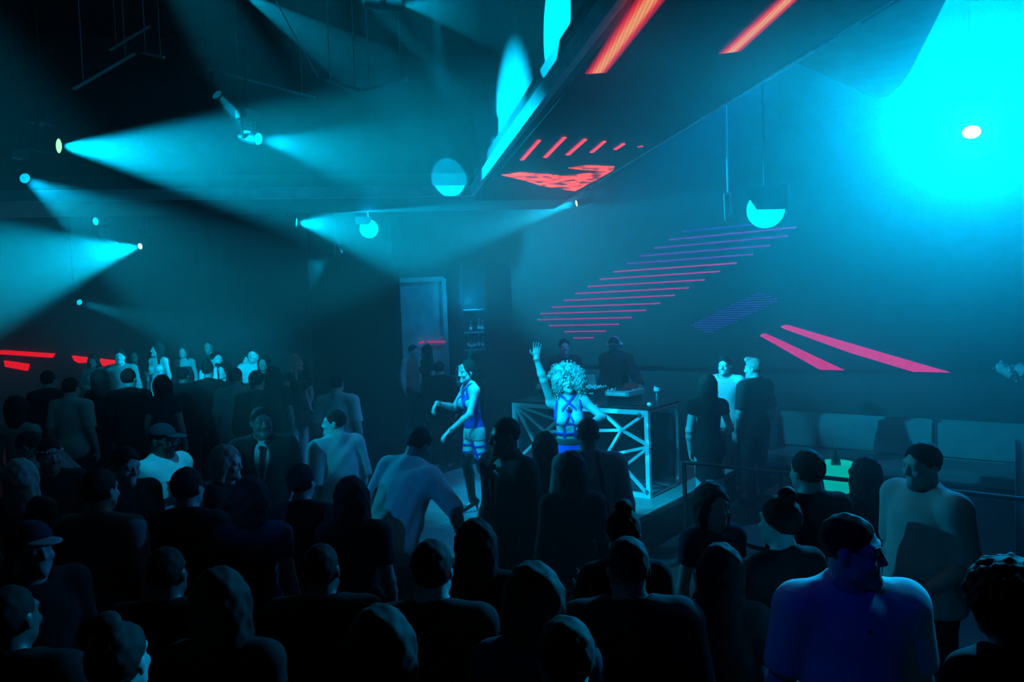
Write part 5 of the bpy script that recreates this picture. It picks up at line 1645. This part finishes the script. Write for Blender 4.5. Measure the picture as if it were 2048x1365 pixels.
# disc jockey and the people by the bar
pdj = at(1232, 681, 10.1)
b = Body(head=(12, 18, 0), lean=6, armL=((0.30, -0.05, 1.25), (0.48, -0.22, 1.12), (0.5, -0.7, -0.5), (0, 0.2, -1)), armR=((-0.22, 0.02, 1.15), (-0.20, -0.16, 1.02), (0, -1, -0.3), (0, 0, -1)))
dj = make_person('disc jockey with pale headphones and a dark hoodie leaning over the booth', (pdj.x + 0.08, 10.62, STG + 0.008), -38, pdj.z - STG + 0.03, b, 'dark', wear=[('hoodie', b.top(2.0, 0.024, 0.84, neck=0.07), 'dark'), ('trousers', b.trousers(), 'black')], hair='buzz', h=NM)
djl = loc_of(dj, dj['scale_used'])
mb = MB()
mb.tube([djl(b.hp((0.095 * math.cos(t), 0.012, 0.0 + 0.125 * math.sin(t)))) for t in [i * math.pi / 10 for i in range(11)]], 0.009, 6)
for sd_ in (1, -1):
    mb.ball(djl(b.hp((sd_ * 0.093, 0.012, -0.005))), 0.036, 10, 8)
mb.build('headphones', m_devl, dj, smooth=True)
b = Body()
dmn = make_person('dim man standing behind the booth under the last magenta line', at(1128, 682, 10.9).xy.to_3d() + UP * (STG + 0.006), 5, 1.70, b, 'tan', wear=[('shirt', b.top(0.8), 'dark'), ('trousers', b.trousers(), 'black')], hair='short', h=0.012)
b = Body(head=(30, 5, 0))
bar1 = make_person('man at the bar with a lit face and pale collar, left of the red reflection', stand(826, 691, 1.62, PLAT), 30, 1.62, b, 'light', wear=[('shirt', b.top(2.0), 'white'), ('trousers', b.trousers(), 'black')], hair='short', h=0.012)
b = Body(fem=True, head=(-30, 5, 0))
bar2 = make_person('dark haired woman at the bar beside the man with the pale collar', stand(852, 692, 1.62, PLAT), -60, 1.62, b, 'light', wear=[('top', b.top(0.5), 'black'), ('trousers', b.trousers(), 'black')], hair='long', h=0.012)
b = Body(fem=True)
afro = make_person('person with a round dark afro in front of the bottle shelves', stand(946, 704, 1.78), 175, 1.74, b, 'dark', wear=[('top', b.top(0.5), 'black'), ('trousers', b.trousers(), 'black')], hair='afro', h=0.011)

# ---------------------------------------------------------------- the lit row in the far crowd
FH = 0.0125
b = Body(fem=True, head=(-30, 0, 0), armR=((-0.23, 0.05, 1.16), (-0.10, -0.10, 1.20), (0.8, -0.5, 0), (0, 0, 1)), legs={})
pf5 = stand(314, 687, 1.70, PLAT + 0.156)
f5 = make_person('woman in a pale sequined dress facing left, tallest of the distant crowd', pf5, -20, 1.70, b, 'light', wear=[('dress', b.top(0.0, 0.010, 0.80)[:-3] + [b.upright((0, 0, 1), 1.34)], 'lace'), ('skirt', b.skirt(0.55, 0.02), 'lace')], hair='long', hairc='black', h=0.0095)
pod = MB().box((pf5.x, pf5.y, PLAT + 0.075), (0.9, 0.7, 0.15))
thing_mesh('podium', pod, M['black'], 'low black podium under the woman in the sequined dress', 'podium', bevel=0.01)
b = Body(fem=True, armR=((-0.23, 0.0, 1.16), (0.02, -0.18, 1.18), (1, 0, 0.1), (0, 1, 0)), armL=((0.23, 0.0, 1.14), (-0.02, -0.20, 1.13), (-1, 0, 0), (0, 1, 0)))
f1 = make_person('woman with folded arms in a pale blouse at the left of the distant crowd', stand(186, 711, 1.66, PLAT), 8, 1.66, b, 'light', wear=[('blouse', b.top(0.9), 'light'), ('trousers', b.trousers(), 'black')], hair='long', hairc='brown', h=0.0115)
b = Body()
f2 = make_person('dim man in a grey shirt behind the red light panel gap in the distant crowd', stand(239, 700, 1.79, PLAT), 20, 1.79, b, 'light', wear=[('shirt', b.top(2.0), 'grey'), ('trousers', b.trousers(), 'black')], hair='short', h=FH)
b = Body(fem=True, head=(10, 0, 0))
f3 = make_person('dark haired woman in a black top, left of the sequined dress', stand(268, 701, 1.70, PLAT), 15, 1.70, b, 'light', wear=[('top', b.top(0.3), 'black'), ('trousers', b.trousers(), 'black')], hair='long', h=FH)
b = Body(fem=True, head=(-30, 0, 0))
f4 = make_person('woman in a pale sleeveless top between the black top and the sequined dress', stand(285, 702, 1.64, PLAT), -35, 1.64, b, 'light', wear=[('top', b.top(0.2), 'light'), ('trousers', b.trousers(), 'black')], hair='bob', hairc='brown', h=FH)
b = Body(fem=True)
f6 = make_person('woman in a dark strapless dress right of the sequined dress', stand(367, 692, 1.74, PLAT), 0, 1.74, b, 'light', wear=[('dress', b.top(0.0, 0.010)[:-3] + [b.upright((0, 0, 1), 1.34)], 'dark'), ('skirt', b.skirt(), 'dark')], hair='long', hairc='brown', h=FH)
b = Body(head=(25, 0, 0))
f7 = make_person('bearded man in a bright white shirt in the middle of the distant crowd', stand(432, 704, 1.74, PLAT), 25, 1.74, b, 'light', wear=[('shirt', b.top(2.0, neck=0.060, nz=1.49), 'white'), ('trousers', b.trousers(), 'black'), ('beard', [('add', 'ell', (b.hp((0, -0.045, -0.072)), A3((0.062, 0.058, 0.048)), b.head_m), 0.01), ('sub', 'ell', (b.hp((0, -0.11, -0.045)), A3((0.03, 0.03, 0.02)), b.head_m), 0.01)], m_hair['black'])], hair='short', h=0.0105)
b = Body(fem=True, head=(-10, 0, 0))
f8 = make_person('woman with dark hair and a lit face right of the bright white shirt', stand(447, 727, 1.62, PLAT), -10, 1.62, b, 'light', wear=[('top', b.top(0.4), 'black'), ('trousers', b.trousers(), 'black')], hair='long', h=FH)
b = Body()
f9 = make_person('tall dim man against the haze above the bright white shirt', stand(417, 681, 1.82, PLAT), 0, 1.82, b, 'tan', wear=[('shirt', b.top(2.0), 'black'), ('trousers', b.trousers(), 'black')], hair='short', h=FH)
b = Body(armL=((0.28, -0.12, 1.30), (0.16, -0.28, 1.46), (0, -0.3, 1), (0, 1, 0.3), 0.7))
f10 = make_person('man in a white T-shirt raising a glass in the distant crowd', stand(505, 697, 1.74, PLAT), 8, 1.74, b, 'light', wear=[('shirt', b.top(0.7), 'white'), ('trousers', b.trousers(), 'black')], hair='buzz', h=0.0105)
f10l = loc_of(f10, f10['scale_used'])
gq = f10l(b.arm[1][1] + b.arm[1][2] * 0.07 + A3((0, -0.03, 0)))
thing_mesh('drinking_glass', MB().lathe([(0.03, -0.05), (0.036, 0.08), (0.033, 0.08), (0.027, -0.03)], gq, UP, 12), mat('milky_glass', (0.8, 0.8, 0.8), 0.3), 'pale glass raised by the man in the white T-shirt', 'glass', smooth=True)
b = Body(fem=True, head=(35, 0, 0))
f11 = make_person('woman with dark hair in profile left of the raised glass', stand(485, 709, 1.62, PLAT), 40, 1.62, b, 'light', wear=[('top', b.top(0.4), 'black'), ('trousers', b.trousers(), 'black')], hair='bob', h=FH)
b = Body(fem=True)
f12 = make_person('woman with a lit face just right of the raised glass', stand(527, 713, 1.64, PLAT), 0, 1.64, b, 'light', wear=[('top', b.top(0.4), 'dark'), ('trousers', b.trousers(), 'black')], hair='long', hairc='brown', h=FH)
b = Body(fem=True, head=(40, 0, 0))
f13 = make_person('blonde woman in white boots by the pillar', stand(590, 711, 1.68, PLAT), 60, 1.68, b, 'light', wear=[('top', b.top(0.0, 0.01)[:-3], 'black'), ('skirt', b.skirt(0.7), 'black'), ('boot', b.legs(0.010)[1:3] + b.feet(0.01)[:2] + [('int', 'half', (A3((0, 0, 1)), 0.5), 0.004)], 'white'), ('boot', b.legs(0.010)[4:6] + b.feet(0.01)[2:] + [('int', 'half', (A3((0, 0, 1)), 0.5), 0.004)], 'white')], hair='long', hairc='blond', h=0.0105)
b = Body(fem=True, head=(-20, 0, 0))
f14 = make_person('brunette facing the blonde woman by the pillar', stand(606, 720, 1.56, PLAT), -50, 1.56, b, 'light', wear=[('top', b.top(0.4), 'dark'), ('trousers', b.trousers(), 'black')], hair='long', hairc='brown', h=FH)
# ---------------------------------------------------------------- the dark crowd
DH_ = 0.0115
def dk(b, hair, wear, lab, loc, yaw, tall, hairc='black', skin='tan', h=DH_):
    return make_person(lab, loc, yaw, tall, b, skin, wear=wear, hair=hair, hairc=hairc, h=h, group='dark silhouettes of the crowd')
b = Body(build=1.04)
k1 = dk(b, 'short', [('shirt', b.top(2.0), 'black'), ('trousers', b.trousers(), 'black')], 'dark silhouette of a short haired man at the bottom, below the bending man', stand(862, 1090, 1.70), 176, 1.70)
b = Body(fem=True)
k2 = dk(b, 'long', [('top', b.top(0.6), 'black'), ('skirt', b.skirt(), 'black')], 'dark long haired silhouette at the bottom, right of the gap showing the stage edge', stand(950, 1050, 1.62), 182, 1.62)
b = Body(fem=True, armL=((0.25, -0.10, 1.18), (0.16, -0.28, 1.24), (0, -0.8, 0.6), (0, 0.6, 0.8)))
k3 = dk(b, 'bun', [('top', b.top(0.7), 'black'), ('trousers', b.trousers(), 'black')], 'dark silhouette with a hair bun in front of the lit stage corner', stand(1245, 1024, 1.66), 180, 1.66)
b = Body(build=1.12)
k4 = dk(b, 'buzz', [('hoodie', b.top(2.0, 0.026, neck=0.075), 'black'), ('trousers', b.trousers(0.02), 'black')], 'broad dark silhouette in a hoodie at the bottom, left of the short haired man', stand(640, 1095, 1.64), 180, 1.64, skin='dark')
b = Body(fem=True)
k5 = dk(b, 'bob', [('dress', b.top(0.4), 'navy'), ('skirt', b.skirt(), 'navy')], 'dark silhouette with bobbed hair at the very bottom centre', stand(1065, 1142, 1.72), 176, 1.72)
b = Body(fem=True)
k6 = dk(b, 'afro', [('top', b.top(0.8), 'black'), ('trousers', b.trousers(), 'black')], 'dark curly haired person at the right edge, nearest to the big man', stand(2008, 1158, 1.66), 190, 1.66, skin='dark')
b = Body(build=1.0)
k7 = dk(b, 'short', [('shirt', b.top(0.8, 0.016), 'light'), ('trousers', b.trousers(), 'black')], 'person in a pale top in front of the dark pillar', stand(672, 748, 1.86), 178, 1.86)
b = Body(fem=True)
k8 = dk(b, 'bob', [('vest', b.top(0.0, 0.012)[:-3] + [b.upright((0, 0, 1), 1.42)], 'grey'), ('trousers', b.trousers(), 'black')], 'person in a grey vest at the far left, above the blond woman', stand(34, 796, 1.86), 180, 1.86)
G = 'dark silhouettes of the crowd'
def cp_(src, px, py, tall, yaw, lab, floor=0.0):
    return copy_person(src, stand(px, py, tall, floor), yaw, tall, lab, G)
cp_(k7, 140, 757, 1.66, 175, 'person in a pale top on the raised floor under the red light panels', PLAT)
cp_(k1, 95, 743, 1.68, 190, 'dark head beneath the short red panel at the far left', PLAT)
cp_(k2, 200, 743, 1.66, 170, 'dark long haired head below the wide red panel', PLAT)
cp_(k1, 256, 739, 1.70, 185, 'dark short haired head below the dim man in the grey shirt', PLAT)
cp_(k5, 325, 753, 1.62, 180, 'dark bobbed head just below the sequined dress', PLAT)
cp_(k4, 366, 736, 1.64, 172, 'dark hooded silhouette below the woman in the strapless dress', PLAT)
cp_(k3, 415, 726, 1.66, 188, 'dark silhouette with a bun below the bright white shirt', PLAT)
cp_(k1, 512, 743, 1.66, 176, 'dark short haired silhouette below the raised glass', PLAT)
cp_(k2, 546, 736, 1.62, 184, 'dark long haired silhouette left of the blonde woman in white boots', PLAT)
cp_(k1, 878, 724, 1.75, 178, 'round dark head before the bar counter, left of the masked dancer')
cp_(k5, 500, 962, 1.70, 185, 'dark bobbed silhouette right of the raised phone')
cp_(k1, 600, 932, 1.68, 172, 'dark short haired silhouette below the beige overshirt')
cp_(k2, 702, 962, 1.66, 180, 'dark long haired silhouette left of the bending man')
cp_(k4, 330, 1102, 1.66, 184, 'broad dark hooded silhouette in the lower left, below the raised phone')
cp_(k2, 440, 1152, 1.70, 178, 'dark long haired silhouette in the lower left, right of the hooded one')
cp_(k5, 760, 1232, 1.70, 176, 'dark bobbed silhouette at the bottom edge under the short haired man')
cp_(k1, 1130, 1252, 1.70, 184, 'dark short haired silhouette at the bottom edge under the bobbed one')
cp_(k4, 1255, 1082, 1.72, 180, 'broad dark hooded silhouette under the person with the bun')
cp_(k2, 1440, 1102, 1.58, 174, 'dark long haired silhouette left of the big man in the white T-shirt')
cp_(k5, 1425, 977, 1.58, 20, 'dim woman with bobbed hair facing us beside the handrail')
cp_(k3, 1560, 1000, 1.70, 200, 'dim silhouette with a bun before the round table')
cp_(k2, 1730, 922, 1.56, 178, 'dark long haired head beside the glowing ice bucket, on its right')
cp_(k1, 1615, 905, 1.74, 195, 'dark short haired silhouette beside the glowing ice bucket, on its left')
cp_(k4, 16, 1182, 1.70, 178, 'broad dark hooded silhouette in the lower left corner')
cp_(k3, 232, 1262, 1.70, 180, 'dark silhouette with a bun at the bottom edge, lower left')
